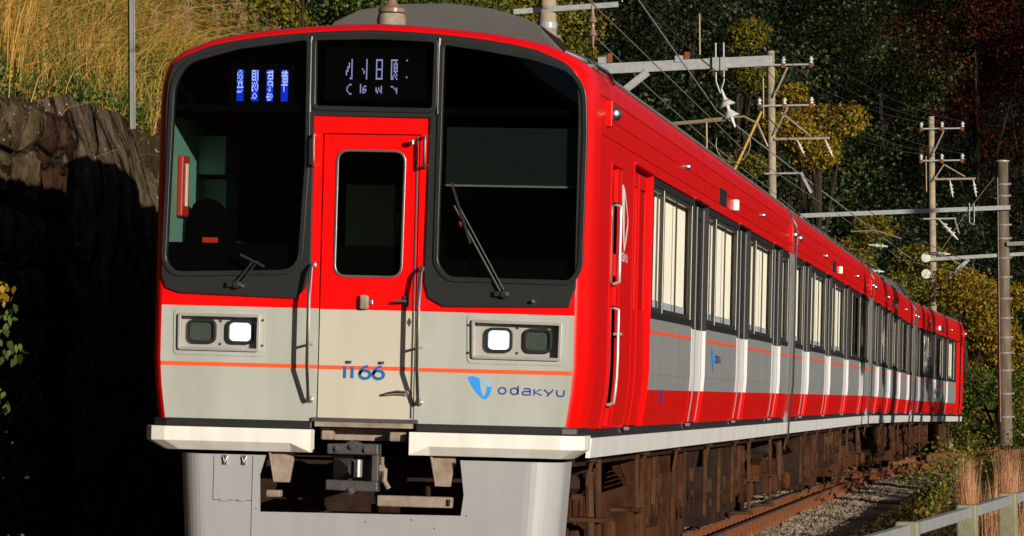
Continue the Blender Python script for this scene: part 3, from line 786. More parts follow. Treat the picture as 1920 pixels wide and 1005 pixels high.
# ivory lower panels
HLl = FF([(-1.253,1.900),(-.742,1.900),(-.744,1.690),(-1.251,1.693)]); HLr = FF([(.668,1.898),(1.222,1.889),(1.218,1.675),(.674,1.678)])
plate('ivory_face_panel', [(-ex(z), z) for z in (1.238, 1.33, 1.45, 1.62, 1.8)] + [(-ex(1.96), zi_l), (DX0, zi_m+.003), (DX0, 1.238)], [HLl], FY, .02, 'ivory', car1)
plate('ivory_face_panel', [(ex(z), z) for z in (1.238, 1.33, 1.45, 1.62, 1.8)] + [(ex(1.945), zi_r), (DX1, zi_m-.001), (DX1, 1.238)], [HLr], FY, .02, 'ivory', car1)
mb = MB(); n = len(full)
for y, d in [(1.88, .045), (.31, .045), (.0, .045), (-.12, .065), (FY+.025, .10)]:
    for x, z in inset(d): mb.v.append((x, y, z))
for j in range(4):
    for k in range(n-1): a = j*n+k; mb.f.append((a, a+1, a+1+n, a+n)); mb.m.append(0)
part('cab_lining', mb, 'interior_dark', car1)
z_o = 1.588
for a, b in ((-ex(1.59)+.002, DX0), (DX1, ex(1.57)-.002)):
    za = z_o + (-.006 if a > 0 else 0)
    mb = MB(); mb.prism([(a, za-.0125), (b, za-.0135), (b, za+.0115), (a, za+.0125)], FY-.003, FY); part('orange_line', mb, 'orange', car1)
# gangway door
g0, g1 = DX0+.008, DX1-.008; wr = rounded(FF([(-.244,2.982),(.187,2.982),(.180,2.181),(-.247,2.182)]), .07, 6)
plate('joint_backing', [(DX0-.02, 1.2), (DX1+.02, 1.2), (DX1+.02, DZ+.02), (DX0-.02, DZ+.02)], [grow(wr, .01)], FY+.022, .008, 'black', car1)
gd = plate('gangway_door', [(g0, zi_m), (g1, zi_m), (g1, DZ-.008), (g0, DZ-.008)], [wr], FY+.004, .018, 'red', car1)
plate('lower_panel', [(g0, 1.262), (g1, 1.262), (g1, zi_m), (g0, zi_m)], [], FY+.004, .018, 'door_cream', gd)
wf = ring('door_window_frame', wr, .010, FY-.001, .02, 'steel', gd, .002)
plate('door_glass', wr, [], FY+.012, .004, 'glass', gd)
mb = MB(); mb.box(g0, g1, FY+.001, FY+.0039, z_o-.016, z_o+.009); part('orange_line', mb, 'orange', gd)
mb = MB(); mb.box(DX1-.020, DX1-.012, FY-.004, FY+.004, 1.27, DZ-.01); part('door_edge_strip', mb, 'steel', gd)
mb = MB(); c0 = F(-.045, 2.010); mb.box(c0[0]-.032, c0[0]+.024, FY-.035, FY+.004, c0[1]-.046, c0[1]+.046); part('lock_cover', mb, 'dusty', gd, bev=.012)
mb = MB(); mb.box(c0[0]+.024, c0[0]+.05, FY-.012, FY+.004, c0[1]-.012, c0[1]+.016); part('lock_tab', mb, 'steel', gd, bev=.003)
c0 = F(.228, 2.022); mb = MB(); mb.box(c0[0]-.022, c0[0]+.014, FY-.016, FY+.004, c0[1]-.036, c0[1]+.036); hb = part('door_lock', mb, 'iron', gd, bev=.006)
mb = MB(); mb.tube([(c0[0]-.004, FY-.014, c0[1]), (c0[0]-.006, FY-.04, c0[1]), (c0[0]-.07, FY-.045, c0[1]-.002)], .009, 8); part('lever', mb, 'iron', hb, smooth=True)
c0 = F(.205, 1.432); mb = MB(); mb.lathe([(.016, 0), (.018, -.02), (.010, -.03)], (c0[0]+.035, FY+.002, c0[1]), 12, 'y')
mb.tube([(c0[0]+.035, FY-.03, c0[1]), (c0[0]-.02, FY-.04, c0[1]+.006), (c0[0]-.10, FY-.038, c0[1]-.008)], [.010, .013, .008], 8); part('door_handle', mb, 'chrome', gd, smooth=True)
c0 = F(.247, 1.888); mb = MB(); mb.prism([(c0[0], c0[1]-.028), (c0[0]+.014, c0[1]), (c0[0], c0[1]+.028), (c0[0]-.014, c0[1])], FY-.002, FY+.004); part('diamond_badge', mb, 'iron', gd)
c0 = F(.226, 3.046); mb = MB(); mb.tube([(c0[0]+.02, FY+.004, c0[1]), (c0[0]+.02, FY-.05, c0[1]), (c0[0]+.0, FY-.055, c0[1])], [.014, .012, .014], 8); mb.tube([(c0[0]+.02, FY-.05, c0[1]-.015), (c0[0]+.02, FY-.05, c0[1]+.012)], .016, 10); part('top_catch', mb, 'chrome', gd, smooth=True)
for xx in (-.152, .062):
    c0 = F(xx, 1.623); mb = MB(); mb.tube([(c0[0]+.01, FY+.004, c0[1]), (c0[0]+.01, FY-.018, c0[1]-.003)], .006, 8); mb.box(c0[0]-.006, c0[0]+.026, FY-.008, FY+.004, c0[1]-.008, c0[1]+.008); part('peg', mb, 'iron', gd)
mb = MB()
for ch, xa, xb in (('1', -.190, -.168), ('1', -.141, -.119), ('6', -.105, -.036), ('6', -.006, .062)):
    pass
w_ = .018
def put(mb, ch, xa, xb, z0, h, w, y):
    a = F(xa, z0); b = F(xb, z0+h); strokes(mb, GL[ch], w, a, (b[0]-a[0], b[1]-a[1]), y)
nb = MB()
for ch, xa, xb in (('1', -.190, -.150), ('1', -.142, -.102), ('6', -.068, .000), ('6', .020, .088)): put(nb, ch, xa, xb, 1.519, .078, .018, FY-.001)
part('number_1166', nb, 'blue', gd)
part('door_threshold', MB().box(DX0-.03, DX1+.03, FY-.02, .1, 1.236, 1.262), 'iron', car1, bev=.004)
part('threshold_tread', MB().box(DX0, DX1, FY-.05, FY-.0, 1.205, 1.2355), 'dusty', car1)
# hand rails
def handrail(x, zt, zb, side, nm='handrail', depth=.125, mid=True, r=.0125):
    mb = MB(); y = FY
    mb.tube([(x, y, zt), (x, y-.05, zt+.0), (x, y-.085, zt-.03), (x, y-depth, zt-.22), (x, y-depth, zt-.40), (x, y-depth, zb+.22), (x, y-.055, zb+.02), (x, y-.045, zb-.004), (x, y, zb)], r, 10)
    h = part(nm, mb, 'chrome', car1, smooth=True)
    if mid: part('bracket', MB().tube([(x+.015, y, (zt+zb)/2-.07), (x, y-depth, (zt+zb)/2-.07)], .009, 8), 'chrome', h)
    for z in (zt, zb): part('flange', MB().lathe([(.024, 0), (.024, -.006), (.016, -.012)], (x, y, z), 12, 'y'), 'steel', h)
handrail(F(-.392, 0)[0], 2.235, 1.375, -1); handrail(F(.322, 0)[0], 2.225, 1.372, 1)
for x in (F(-.398, 0)[0], F(.327, 0)[0]):
    mb = MB(); mb.tube([(x, FY, 3.07), (x, FY-.075, 3.065), (x, FY-.075, 3.04), (x, FY-.075, 2.905), (x, FY-.075, 2.88), (x, FY, 2.875)], .011, 8); part('grab_rail', mb, 'chrome', car1, smooth=True)
# headlamp clusters
for hl, s, lit, drk in ((HLl, -1, (-.951,-.780,1.727,1.874), (-1.204,-1.029,1.726,1.876)), (HLr, 1, (.742,.909,1.711,1.861), (.993,1.167,1.712,1.861))):
    poly = rounded(grow(hl, .028), .03)
    h = plate('headlamp_cluster', rounded(grow(hl, .045), .035), [hl], FY-.006, .008, 'ivory', car1)
    plate('bezel', rounded(grow(hl, .012), .014), [rounded(grow(hl, .0), .008)], FY-.022, .020, 'alu', h, .004)
    plate('back_plate', grow(hl, .01), [], FY+.045, .006, 'grey_plate', h)
    x0, x1 = min(p[0] for p in hl), max(p[0] for p in hl); z0, z1 = min(p[1] for p in hl), max(p[1] for p in hl)
    mb = MB(); mb.box(x0-.008, x0, FY-.004, FY+.05, z0, z1); mb.box(x1, x1+.008, FY-.004, FY+.05, z0, z1); mb.box(x0-.008, x1+.008, FY-.004, FY+.05, z0-.008, z0); mb.box(x0-.008, x1+.008, FY-.004, FY+.05, z1, z1+.008)
    part('lamp_box', mb, 'grey_plate', h)
    for (a, b, c, d), on in ((lit, True), (drk, False)):
        a, c = F(a, c); b, d = F(b, d); rr = rrect(a, b, c, d, .035)
        fr = ring('lamp_ring', rrect(a+.012, b-.012, c+.012, d-.012, .028), .014, FY+.022, .022, 'black', h, .003)
        plate('lens', rrect(a+.012, b-.012, c+.012, d-.012, .028), [], FY+.038, .005, 'lamp_glow' if on else 'lens', h)
        if on:
            mb = MB()
            for i in range(7):
                for j in range(7):
                    if (abs(i-3)+abs(j-3) > 5): continue
                    ux = a+.022+(b-a-.044)*(i+.5)/7; uz = c+.018+(d-c-.036)*(j+.5)/7; q = .0086
                    mb.box(ux-q, ux+q, FY+.030, FY+.038, uz-q, uz+q)
            part('led', mb, 'lamp_on', h)
    cxm = (x0+x1)/2
    for zz in (z0+.03, z1-.03): part('screw', MB().lathe([(.009,0),(.009,-.006),(.004,-.009)], (cxm, FY+.044, zz), 8, 'y'), 'iron', h)
    xe = (x1+.032) if s < 0 else (x0-.032)
    for zz in (z0+.025, z1-.02): part('screw', MB().lathe([(.008,0),(.008,-.006),(.004,-.01)], (xe, FY-.007, zz), 8, 'y'), 'iron', h)
# logo and name on the ivory panel
lg = MB(); y = FY-.002
def Lz(px_, py_): return F(.6355 + (px_-435)*.001093, 1.5455 - (py_-465)*.001093)
left = [(435,468),(448,461),(472,461),(503,472),(507,500),(514,535),(524,570),(538,597),(516,585),(490,560),(464,525),(444,492)]
v = [Lz(*p) for p in left]; lg.cur = 0; lg.add([(a, y, b) for a, b in v], [tuple(range(len(v)))])
upper = [(503,472),(540,488),(574,512),(579,520),(548,520),(520,492),(506,488)]
v = [Lz(*p) for p in upper]; lg.cur = 1; lg.add([(a, y, b) for a, b in v], [tuple(range(len(v)))])
rightp = [(579,520),(574,548),(560,580),(546,594),(538,597),(530,582),(545,560),(549,540),(548,520)]
v = [Lz(*p) for p in rightp]; lg.cur = 0; lg.add([(a, y, b) for a, b in v], [tuple(range(len(v)))])
part('company_emblem', lg, ['sky_blue', 'pale_blue'], car1)
nb = MB()
for ch, xa, xb in (('o', .836, .884), ('d', .914, .962), ('a', .991, 1.041), ('k', 1.067, 1.115), ('y', 1.130, 1.190), ('u', 1.213, 1.259)):
    zb = 1.441 - (xa-.83)*.018; put(nb, ch, xa, xb, zb, .040, .0095, FY-.002)
part('company_name', nb, 'navy', car1)
# destination displays behind the glass: dot columns as lit at the instant of the photograph
def dots(name, x0, z1, dx, dz, rows, y, m_on, parent, bg_=None):
    mb = MB(); bgm = MB(); W_ = len(rows[0]); H_ = len(rows)
    for j, r_ in enumerate(rows):
        for i, c_ in enumerate(r_):
            if c_ == '#': mb.box(x0+i*dx, x0+(i+.82)*dx, y, y+.002, z1-(j+.82)*dz, z1-j*dz)
    if bg_:
        bgm.box(x0-.3*dx, x0+(W_+.1)*dx, y+.004, y+.006, z1-(H_+.3)*dz, z1+.3*dz); part('display_field', bgm, bg_, parent)
    if mb.v: part('display_dots', mb, m_on, parent)
disp = part('display_unit', MB().box(F(-.97,0)[0], F(-.56,0)[0], FY+.035, FY+.11, 3.26, 3.53), 'interior_dark', car1)
BM = ["..##..|.#..#.|#..#..|#.#.#.|.#..#.|#.#.#.|...#..|#.#.#.|.####.|.#..#.|.#..#.|######|......|.#..#.|####..|......|......|......|......|......",
      "####.#|#..#.#|####.#|#..#.#|####.#|#..#.#|####.#|....#.|#.#.#.|.#.#.#|##.#.#|#.#..#|#..#.#|##..#.|......|..##..|.#..#.|.#..#.|#.##..|......",
      "..#.##|######|..#..#|.#####|.#...#|.#####|...#..|.#####|.#...#|.#.###|..#..#|...#..|.#.#..|..##..|......|.##.#.|.#.#.#|####.#|.#..#.|.###..",
      ".#.##.|######|.#.##.|######|.#.#.#|.#####|.#.#.#|.#####|..#.#.|######|..#...|..#...|..#...|..#...|......|......|......|......|......|......"]
for k, x in enumerate((-.9290, -.8320, -.7345, -.6370)):
    a = F(x, 3.500); dots('d', a[0], a[1], .0070, .0098, BM[k].split('|'), FY+.030, 'led_white', disp, 'led_blue')
disp2 = part('display_unit', MB().box(F(-.35,0)[0], F(.33,0)[0], FY+.035, FY+.11, 3.30, 3.64), 'interior_dark', car1)
BR = [(-.215, ["....#","....#","..#.#","..#.#",".##.#",".#..#","##..#","#...#","#...#","....#","...##"]),
      (-.118, ["....#","....#","....#","....#","....#",".#..#","..#.#","..#.#","....#","....#","....#"]),
      (-.018, ["#####","#...#","#...#","#...#","#...#","#####","#...#","#...#","#...#","#...#","#####"]),
      (.080,  ["#####","#..#.","#.###","#.#.#","#.###","#.#.#","#.###","#..#.","#.#.#","##.#.","##..#"]),
      (.180,  ["#....",".....",".....",".....",".....",".....",".....",".....",".....","#....","....."]),
      (-.208, None)]
for x, rows in BR[:5]:
    a = F(x, 3.582); dots('d', a[0], a[1], .0088, .0120, rows, FY+.030, 'led_lilac', disp2)
BL = [(-.208, ["..##.",".#...","#....","#....","#....",".#...","..##."]), (-.120, ["#....","#..##","#.#..","#.###","#.#.#","#.##.","....."]),
      (-.018, [".....","....#","#.#.#","#.#.#","##.##",".#..#","....."]), (.082, [".....","##...","..#.#","...##","....#","....#","....."])]
for x, rows in BL:
    a = F(x, 3.420); dots('d', a[0], a[1], .0085, .0100, rows, FY+.030, 'led_lilac', disp2)
# wipers
def wiper(pv, tip, blade_a, blade_b):
    mb = MB(); y = FY-.04
    a = F(*pv); b = F(*tip)
    mb.tube([(a[0], y, a[1]), (b[0], y-.01, b[1])], .008, 6); mb.tube([(a[0]+.03, y, a[1]-.004), (b[0]+.03, y-.01, b[1]+.0)], .006, 6)
    w = part('wiper', mb, 'black', car1)
    p, q = F(*blade_a), F(*blade_b); part('blade', MB().obox((p[0], y-.012, p[1]), (q[0], y-.012, q[1]), .014, .022, (0,1,0)), 'black', w)
    mb = MB(); mb.lathe([(.028, .03), (.03, 0), (.022, -.02)], (a[0]+.015, y, a[1]), 12, 'y'); mb.box(a[0]-.05, a[0]+.045, y-.012, y+.012, a[1]-.016, a[1]+.018); part('pivot', mb, 'black', w, bev=.005)
wiper((.845, 2.080), (.525, 2.640), (.505, 2.79), (.640, 2.40)); wiper((-.90, 2.105), (-.775, 2.262), (-.70, 2.225), (-.86, 2.30))
for x in (1.052,):
    c0 = F(x, 2.038); part('washer_nozzle', MB().tube([(c0[0], FY, c0[1]), (c0[0], FY-.06, c0[1])], .011, 8), 'steel', car1)
c0 = F(-.885, 2.098); part('washer_nozzle', MB().tube([(c0[0]+.04, FY, c0[1]), (c0[0]+.04, FY-.06, c0[1])], .010, 8), 'steel', car1)
# sun shade, red tag
part('sun_shade', MB().box(.46, 1.30, FY+.07, FY+.076, 2.74, 3.10), 'interior', car1) if False else None
M['shade'] = mat('green_sun_shade', (.006, .011, .009), .35)
sh = part('sun_shade', MB().box(F(.45,0)[0], F(1.30,0)[0], FY+.07, FY+.076, 2.765, 3.14), 'shade', car1)
part('shade_bar', MB().box(F(.45,0)[0], F(1.30,0)[0], FY+.062, FY+.07, 2.760, 2.772), 'galv_dark', sh)
mb = MB(); c0 = F(.553, 2.522); mb.lathe([(.002,.024),(.011,.016),(.013,0),(.010,-.018),(.002,-.024)], (c0[0], FY+.03, c0[1]), 10); part('red_tag', mb, 'extred', car1, smooth=True)
# cab interior
itr = part('cab_interior', MB().box(-1.372, -1.35, -.1, 1.9, 1.3, 3.2), 'interior', car1)
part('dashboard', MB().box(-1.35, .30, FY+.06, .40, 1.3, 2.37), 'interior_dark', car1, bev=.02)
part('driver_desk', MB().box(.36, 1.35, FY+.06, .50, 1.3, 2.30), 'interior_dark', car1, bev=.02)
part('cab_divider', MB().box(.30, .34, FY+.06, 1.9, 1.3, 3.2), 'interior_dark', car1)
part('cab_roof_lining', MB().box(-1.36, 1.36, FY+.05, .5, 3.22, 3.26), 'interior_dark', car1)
cb = part('wall_cabinet', MB().box(-1.35, -1.16, .85, 1.55, 2.86, 3.12), 'interior', itr, bev=.006)
for z in (2.42, 2.64): part('cabinet', MB().box(-1.35, -1.19, 1.05, 1.45, z, z+.20), 'interior', itr, bev=.006)
mb = MB(); mb.box(-1.35, -1.31, .22, .42, 2.55, 2.95); part('emergency_case', mb, 'extred', itr, bev=.01)
mb = MB(); mb.box(-1.31, -1.302, .30, .345, 2.62, 2.90); part('case_label', mb, 'blind', itr)
mb = MB(); mb.box(-1.35, -1.18, 1.5, 1.75, 2.30, 2.44); part('console_box', mb, 'blind', itr, bev=.01)
mb = MB(); mb.prism([(-1.33,2.3),(-1.02,2.3),(-1.00,2.45),(-1.04,2.58),(-1.12,2.66),(-1.20,2.69),(-1.28,2.64),(-1.33,2.52)], .38, .52); part('folded_seat', mb, 'interior_dark', itr, bev=.04)
mb = MB(); mb.box(-1.2, -1.1, .36, .38, 2.38, 2.42); part('seat_tag', mb, 'extred', itr)
PT = 1.9
part('cab_partition', MB().box(-1.36, -.52, PT, PT+.03, 1.2, 3.2), 'interior_dark', car1)
part('partition_wall', MB().box(.36, 1.36, PT, PT+.03, 1.2, 3.2), 'interior_dark', car1)
mb = MB(); mb.box(-.52, -.18, PT, PT+.03, 1.2, 2.86); mb.box(-.14, .10, PT+.04, PT+.06, 1.2, 2.86); mb.box(.12, .34, PT, PT+.03, 1.2, 2.86); sp = part('saloon_door', mb, 'saloon', car1)
mb = MB(); mb.box(-.52, .34, PT-.02, PT-.005, 2.33, 2.37); part('door_rail', mb, 'black', sp)
part('lintel', MB().box(-.52, .36, PT, PT+.03, 2.86, 3.2), 'interior_dark', car1)
# side emblem (white) and side numbers
for side in (1,):
    mb = MB(); X = side*1.4325
    pts = [(1.60,2.87),(1.66,2.885),(1.80,2.85),(1.95,2.74),(2.05,2.66),(2.04,2.60),(1.94,2.50),(1.84,2.43),(1.79,2.44),(1.72,2.54),(1.64,2.70)]
    hole = [(1.80,2.80),(1.97,2.655),(1.96,2.62),(1.85,2.50)]
    mb.add([(X, a, b) for a, b in pts], [tuple(range(len(pts)))]); 
    part('side_emblem', mb, 'white_print', car1)
    mb = MB(); mb.add([(X+.001, a, b) for a, b in [(1.79,2.81),(1.99,2.67),(1.98,2.62),(1.83,2.48),(1.81,2.6)]], [(0,1,2,3,4)]); part('emblem_gap', mb, 'red_side', car1)
    def sidetext(word, y0, z0, w, h, sw, m_, gap=.25):
        q = MB()
        for i, ch in enumerate(word): strokes(q, GL[ch], sw, (y0 + i*w*(1+gap), z0), (w, h), 0)
        q.v = [(side*1.4335, a, b) for a, _, b in q.v]; return q
    part('side_name', sidetext('odakyu', 1.60, 2.365, .06, .05, .012, None), 'white_print', car1)
    part('side_number', (lambda q: (setattr(q, 'v', [(px(b)+.002, a, b) for _, a, b in q.v]), q)[1])(sidetext('1166', 4.55, 1.40, .10, .09, .02, None)), 'navy', car1)
    part('side_name', sidetext('odakyu', 9.62, 1.745, .085, .055, .014, None), 'navy', car1)
    mb = MB(); mb.add([(1.4335, a, b) for a, b in [(9.22,1.85),(9.34,1.86),(9.50,1.80),(9.56,1.76),(9.50,1.70),(9.42,1.655),(9.32,1.73)]], [tuple(range(7))]); part('side_emblem', mb, 'sky_blue', car1)
# cooler and aerial on the roof
cooler(car1, 2.8, 4.0)
mb = MB(); mb.lathe([(.095,3.80),(.098,3.93),(.088,3.965)], (-.085, 1.0, 0), 20); an = part('aerial', mb, 'dusty', car1, smooth=True)
mb = MB(); mb.lathe([(.075,3.966),(.092,3.975),(.092,4.0),(.06,4.015),(.045,4.03),(.03,4.05),(.028,4.12),(.018,4.14),(.014,4.7)], (-.085, 1.0, 0), 16); part('mast', mb, 'brown_porcelain', an, smooth=True)
mb = MB(); mb.tube([(1.16, .45, 3.685), (1.30, .50, 3.63), (1.42, .62, 3.56), (1.44, .8, 3.50)], .016, 8); part('roof_step_bar', mb, 'chrome', car1, smooth=True)
mb = MB(); mb.tube([(-1.16, .45, 3.685), (-1.30, .50, 3.63), (-1.36, .6, 3.60)], .014, 8); part('roof_step_bar', mb, 'chrome', car1, smooth=True)
# black band, bumpers, deflector
mb = MB(); fb = [(-1.40, .3), (-1.40, -.05), (-1.37, -.17), (-1.28, -.225), (DX0-.03, -.235)]
def band(path, z0, z1, th, name, m_, bot=None, parent=car1, bev=.01):
    """strip standing on a plan path; bot = how far the lower edge is set back"""
    mb = MB(); n = len(path); vs = []
    for (x, y) in path:
        vs.append((x, y, z1)); vs.append((x, y, z0))
    inn = [(x*(1-th/1.4) if abs(x) > .9 else x, y+th) for x, y in path]
    for (x, y) in inn: vs.append((x, y, z1)); vs.append((x, y, z0))
    fs = []; m2 = 2*n
    for i in range(n-1):
        a = 2*i; fs += [(a, a+2, a+3, a+1), (m2+a, m2+a+1, m2+a+3, m2+a+2), (a, m2+a, m2+a+2, a+2), (a+1, a+3, m2+a+3, m2+a+1)]
    fs += [(0, 1, m2+1, m2), (m2-2, m2+m2-2, m2+m2-1, m2-1)]
    mb.add(vs, fs); return part(name, mb, m_, parent, bev=bev)
band([(-1.395,.26),(-1.40,-.04),(-1.375,-.17),(-1.28,-.225),(DX0-.02,-.235)], 1.185, 1.236, .05, 'black_band', 'black')
band([(DX1+.02,-.235),(1.28,-.225),(1.375,-.17),(1.40,-.04),(1.395,.26)], 1.185, 1.236, .05, 'black_band', 'black')
def bumper(s, xi):
    """white bumper fairing: upright face, sloped underside, inner end cut back"""
    mb = MB(); secs = [(s*1.407, .262, 0), (s*1.425, -.02, 0), (s*1.42, -.17, 0), (s*1.37, -.265, 0), (s*1.28, -.29, 0), (s*(abs(xi)+.13), -.30, 0), (s*abs(xi), -.30, 1)]
    for x, y, e in secs:
        zb = 1.095 if not e else 1.04
        cxs = x*.93 if abs(x) > 1.2 else x
        mb.v += [(x, y, 1.184), (x, y, zb), (cxs, y+.06 if not e else y+.004, 1.036), (cxs*.9 if abs(x) > 1.2 else x, y+.16, 1.036), (x*.93 if abs(x) > 1.2 else x, y+.16, 1.184)]; 
    n = 5
    for j in range(len(secs)-1):
        for k in range(n): a = j*n+k; b = j*n+(k+1)%n; mb.f.append((a, b, b+n, a+n)); mb.m.append(0)
    mb.f += [tuple(range(n)), tuple(range((len(secs)-1)*n, len(secs)*n))]; mb.m += [0, 0]
    return part('bumper_fairing', mb, 'white', car1, bev=.012)
bumper(-1, F(-.365, 0)[0]); bumper(1, F(.277, 0)[0])
# white backing under the door
mb = MB(); mb.box(-.30, .30, FY+.12, FY+.15, 1.12, 1.20); part('coupler_pocket_plate', mb, 'dusty', car1)
for q0, q1 in ((-.27, -.20), (.17, .27)): part('pocket_lug', MB().box(q0, q1, FY-.02, FY+.10, 1.12, 1.18), 'dusty', car1, bev=.01)
# deflector: plan-curved plate with opening
dz0, dz1 = .30, 1.012
planL = [(-1.205,.30)] + [(-1.03-.175*math.cos(R(t)), -.06-.19*math.sin(R(t))) for t in range(0, 91, 9)]
planR = [(1.06+.225*math.sin(R(t)), -.02-.23*math.cos(R(t))) for t in range(0, 91, 9)] + [(1.285,.30)]
def defl_seg(a, b, z0, z1, mbx, z1b=None, z0b=None):
    def pt(p, z): 
        k = (1.012 - z); return (p[0]*(1-.05*k) if abs(p[0]) > .8 else p[0], p[1], z)
    A_, B_ = a, b
    th = .02
    vs = [pt(A_, z0), pt(B_, z0b if z0b is not None else z0), pt(B_, z1b if z1b is not None else z1), pt(A_, z1)]
    vs += [(x*.985, y+th, z) for x, y, z in vs]
    mbx.add(vs, [(0,1,2,3),(7,6,5,4),(0,4,5,1),(1,5,6,2),(2,6,7,3),(3,7,4,0)])
def opening_plate(x0, x1, s):
    pass
mb = MB()
for a, b in zip(planL, planL[1:]): defl_seg(a, b, dz0, dz1, mb)
defl = part('deflector', mb, 'deflector', car1, smooth=True)
mb = MB()
for a, b in zip(planR, planR[1:]): defl_seg(a, b, dz0, dz1, mb)
part('deflector_side', mb, 'deflector', defl, smooth=True)
fr = rounded(FF([(-.662,1.03),(-.694,.885),(-.690,.645),(.625,.655),(.634,.79),(.604,1.03)]), [0,.02,.02,.03,.02,0])
op = [(-.662,1.03),(-.697,.885),(-.690,.645),(.618,.655),(.634,.79),(.606,1.03)]
op = FF(op)
k_ = (1.012-.30)
plate('deflector_face', [(-1.03, 1.012), (op[0][0], 1.012), op[1], op[2], op[3], op[4], (op[5][0], 1.012), (1.06, 1.012), (1.06*(1-.05*k_), .30), (-1.03*(1-.05*k_), .30)], [], -.25, .02, 'deflector', defl)
# hatch on the left with catches and hinges, right-hand bolt heads
c = FF([(-.93,1.008),(-.70,1.012),(-.79,.70),(-1.01,.705)])
hx0, hx1, hz0, hz1 = F(-1.00,0)[0], F(-.745,0)[0], .72, 1.005
mb = MB(); t = .003
for a, b in (((hx0,hz0),(hx0,hz1)),((hx1,hz0),(hx1,hz1)),((hx0,hz0),(hx1,hz0))): mb.obox((a[0], -.2505, a[1]), (b[0], -.2505, b[1]), t, .003, (0,1,0)) 
mb.obox((hx1+.0, -.2505, .30), (hx1, -.2505, hz0), t, .003, (0,1,0))
part('hatch_joint', mb, 'black', defl)
for x in (-.925, -.80):
    c0 = F(x, .985); mb = MB(); mb.box(c0[0]-.011, c0[0]+.011, -.265, -.25, c0[1]-.04, c0[1]+.02); mb.tube([(c0[0]-.016, -.262, c0[1]+.012), (c0[0], -.270, c0[1]-.03), (c0[0]+.016, -.262, c0[1]+.012)], .003, 6); part('catch', mb, 'steel', defl)
for x in (-.93, -.81):
    c0 = F(x, .715); mb = MB(); mb.box(c0[0]-.02, c0[0]+.02, -.256, -.25, c0[1]-.010, c0[1]+.008); mb.tube([(c0[0]-.022, -.256, c0[1]), (c0[0]+.022, -.256, c0[1])], .004, 6); part('hinge', mb, 'deflector', defl)
for x, z in ((-.715,.665),(.655,.655),(.0,.60),(.45,.57),(.30,.62)):
    c0 = F(x, z); part('rivet', MB().lathe([(.006,0),(.004,-.004)], (c0[0], -.25, c0[1]), 8, 'y'), 'steel', defl)
part('opening_shade_plate', MB().box(-1.1, 1.1, .30, .34, .5, 1.0), 'under_dark', car1)  # dark plate added to imitate shade behind the deflector opening
# coupler
cp = part('coupler', MB().box(-.11, .07, -.15, .35, .86, 1.03), 'iron', car1, bev=.01)
mb = MB(); c = [(-.245,1.095),(-.13,1.10),(-.085,1.125),(-.03,1.10),(.085,1.10),(.088,1.03),(-.245,1.03)]
mb.prism(FF(c), -.34, -.20); part('head_top', mb, 'iron', cp, bev=.008)
mb = MB(); mb.prism(FF([(-.25,.865),(.088,.86),(.088,.795),(-.05,.795),(-.085,.765),(-.12,.795),(-.25,.80)]), -.34, -.20); part('head_bottom', mb, 'iron', cp, bev=.008)
mb = MB(); mb.prism(FF([(.045,1.03),(.088,1.03),(.088,.86),(.045,.86)]), -.33, -.20); part('head_cheek', mb, 'iron', cp, bev=.006)
mb = MB(); vs = [FF([(-.20,1.02)])[0], FF([(-.07,.955)])[0], FF([(-.07,.90)])[0], FF([(-.20,.865)])[0]]
a, b, c_, d = [F(*p) for p in ((-.225,1.02),(-.09,1.02),(-.09,.87),(-.225,.87))]
mb.add([(a[0],-.20,a[1]),(b[0],-.20,b[1]),(c_[0],-.20,c_[1]),(d[0],-.20,d[1]),(b[0]-.01,-.37,.955),(b[0]-.01,-.37,.925)], [(0,1,4),(1,2,5,4),(2,3,5),(3,0,4,5),(0,3,2,1)])
part('guide_cone', mb, 'iron', cp)
mb = MB(); mb.tube([(F(-.045,0)[0], -.30, .89), (F(-.045,0)[0], -.30, 1.0)], .03, 12); part('lock_pin', mb, 'steel', cp)
for x, z in ((-.18,1.065),(-.085,1.08),(.01,1.062),(-.085,.80)):
    c0 = F(x, z); part('bolt', MB().lathe([(.026,0),(.026,-.008),(.015,-.009),(.015,-.020),(.004,-.021)], (c0[0], -.34, c0[1]), 6, 'y'), 'iron', cp)
mb = MB(); mb.tube([F(.10,0)[:1]+(-.25, 1.02), F(.10,0)[:1]+(-.25, .86)], .012, 8); mb.tube([(.135,-.26,.95),(.155,-.26,.94),(.155,-.28,.87),(.185,-.28,.82)], .016, 8); mb.box(.12,.15,-.28,-.24,.93,.97); part('air_hose', mb, 'dusty', cp)
mb = MB(); mb.box(.10, .585, -.22, -.12, .705, .775); part('cross_beam', mb, 'dusty', car1, bev=.008)
mb = MB(); mb.box(-.62, -.53, -.22, -.12, .745, .79); part('cross_beam_end', mb, 'dusty', car1, bev=.008)
for s, x in ((-1, F(-.575,0)[0]), (1, F(.48,0)[0])):
    mb = MB(); mb.prism([(x-.065,1.03),(x+.085,1.03),(x+.055,.84),(x-.03,.84)], -.18, -.12); mb.prism([(x-.075,1.03),(x-.06,1.03),(x-.028,.84),(x-.038,.84)], -.22, -.12)
    part('deflector_bracket', mb, 'dusty', car1, bev=.006)
mb = MB(); mb.tube([(.42,-.17,.84),(.42,-.17,.77)], .018, 8); mb.tube([(.56,-.22,.76),(.56,-.22,.72)], .012, 8); part('spring_bolt', mb, 'under_dark', car1)

M['cap'] = M['galv']
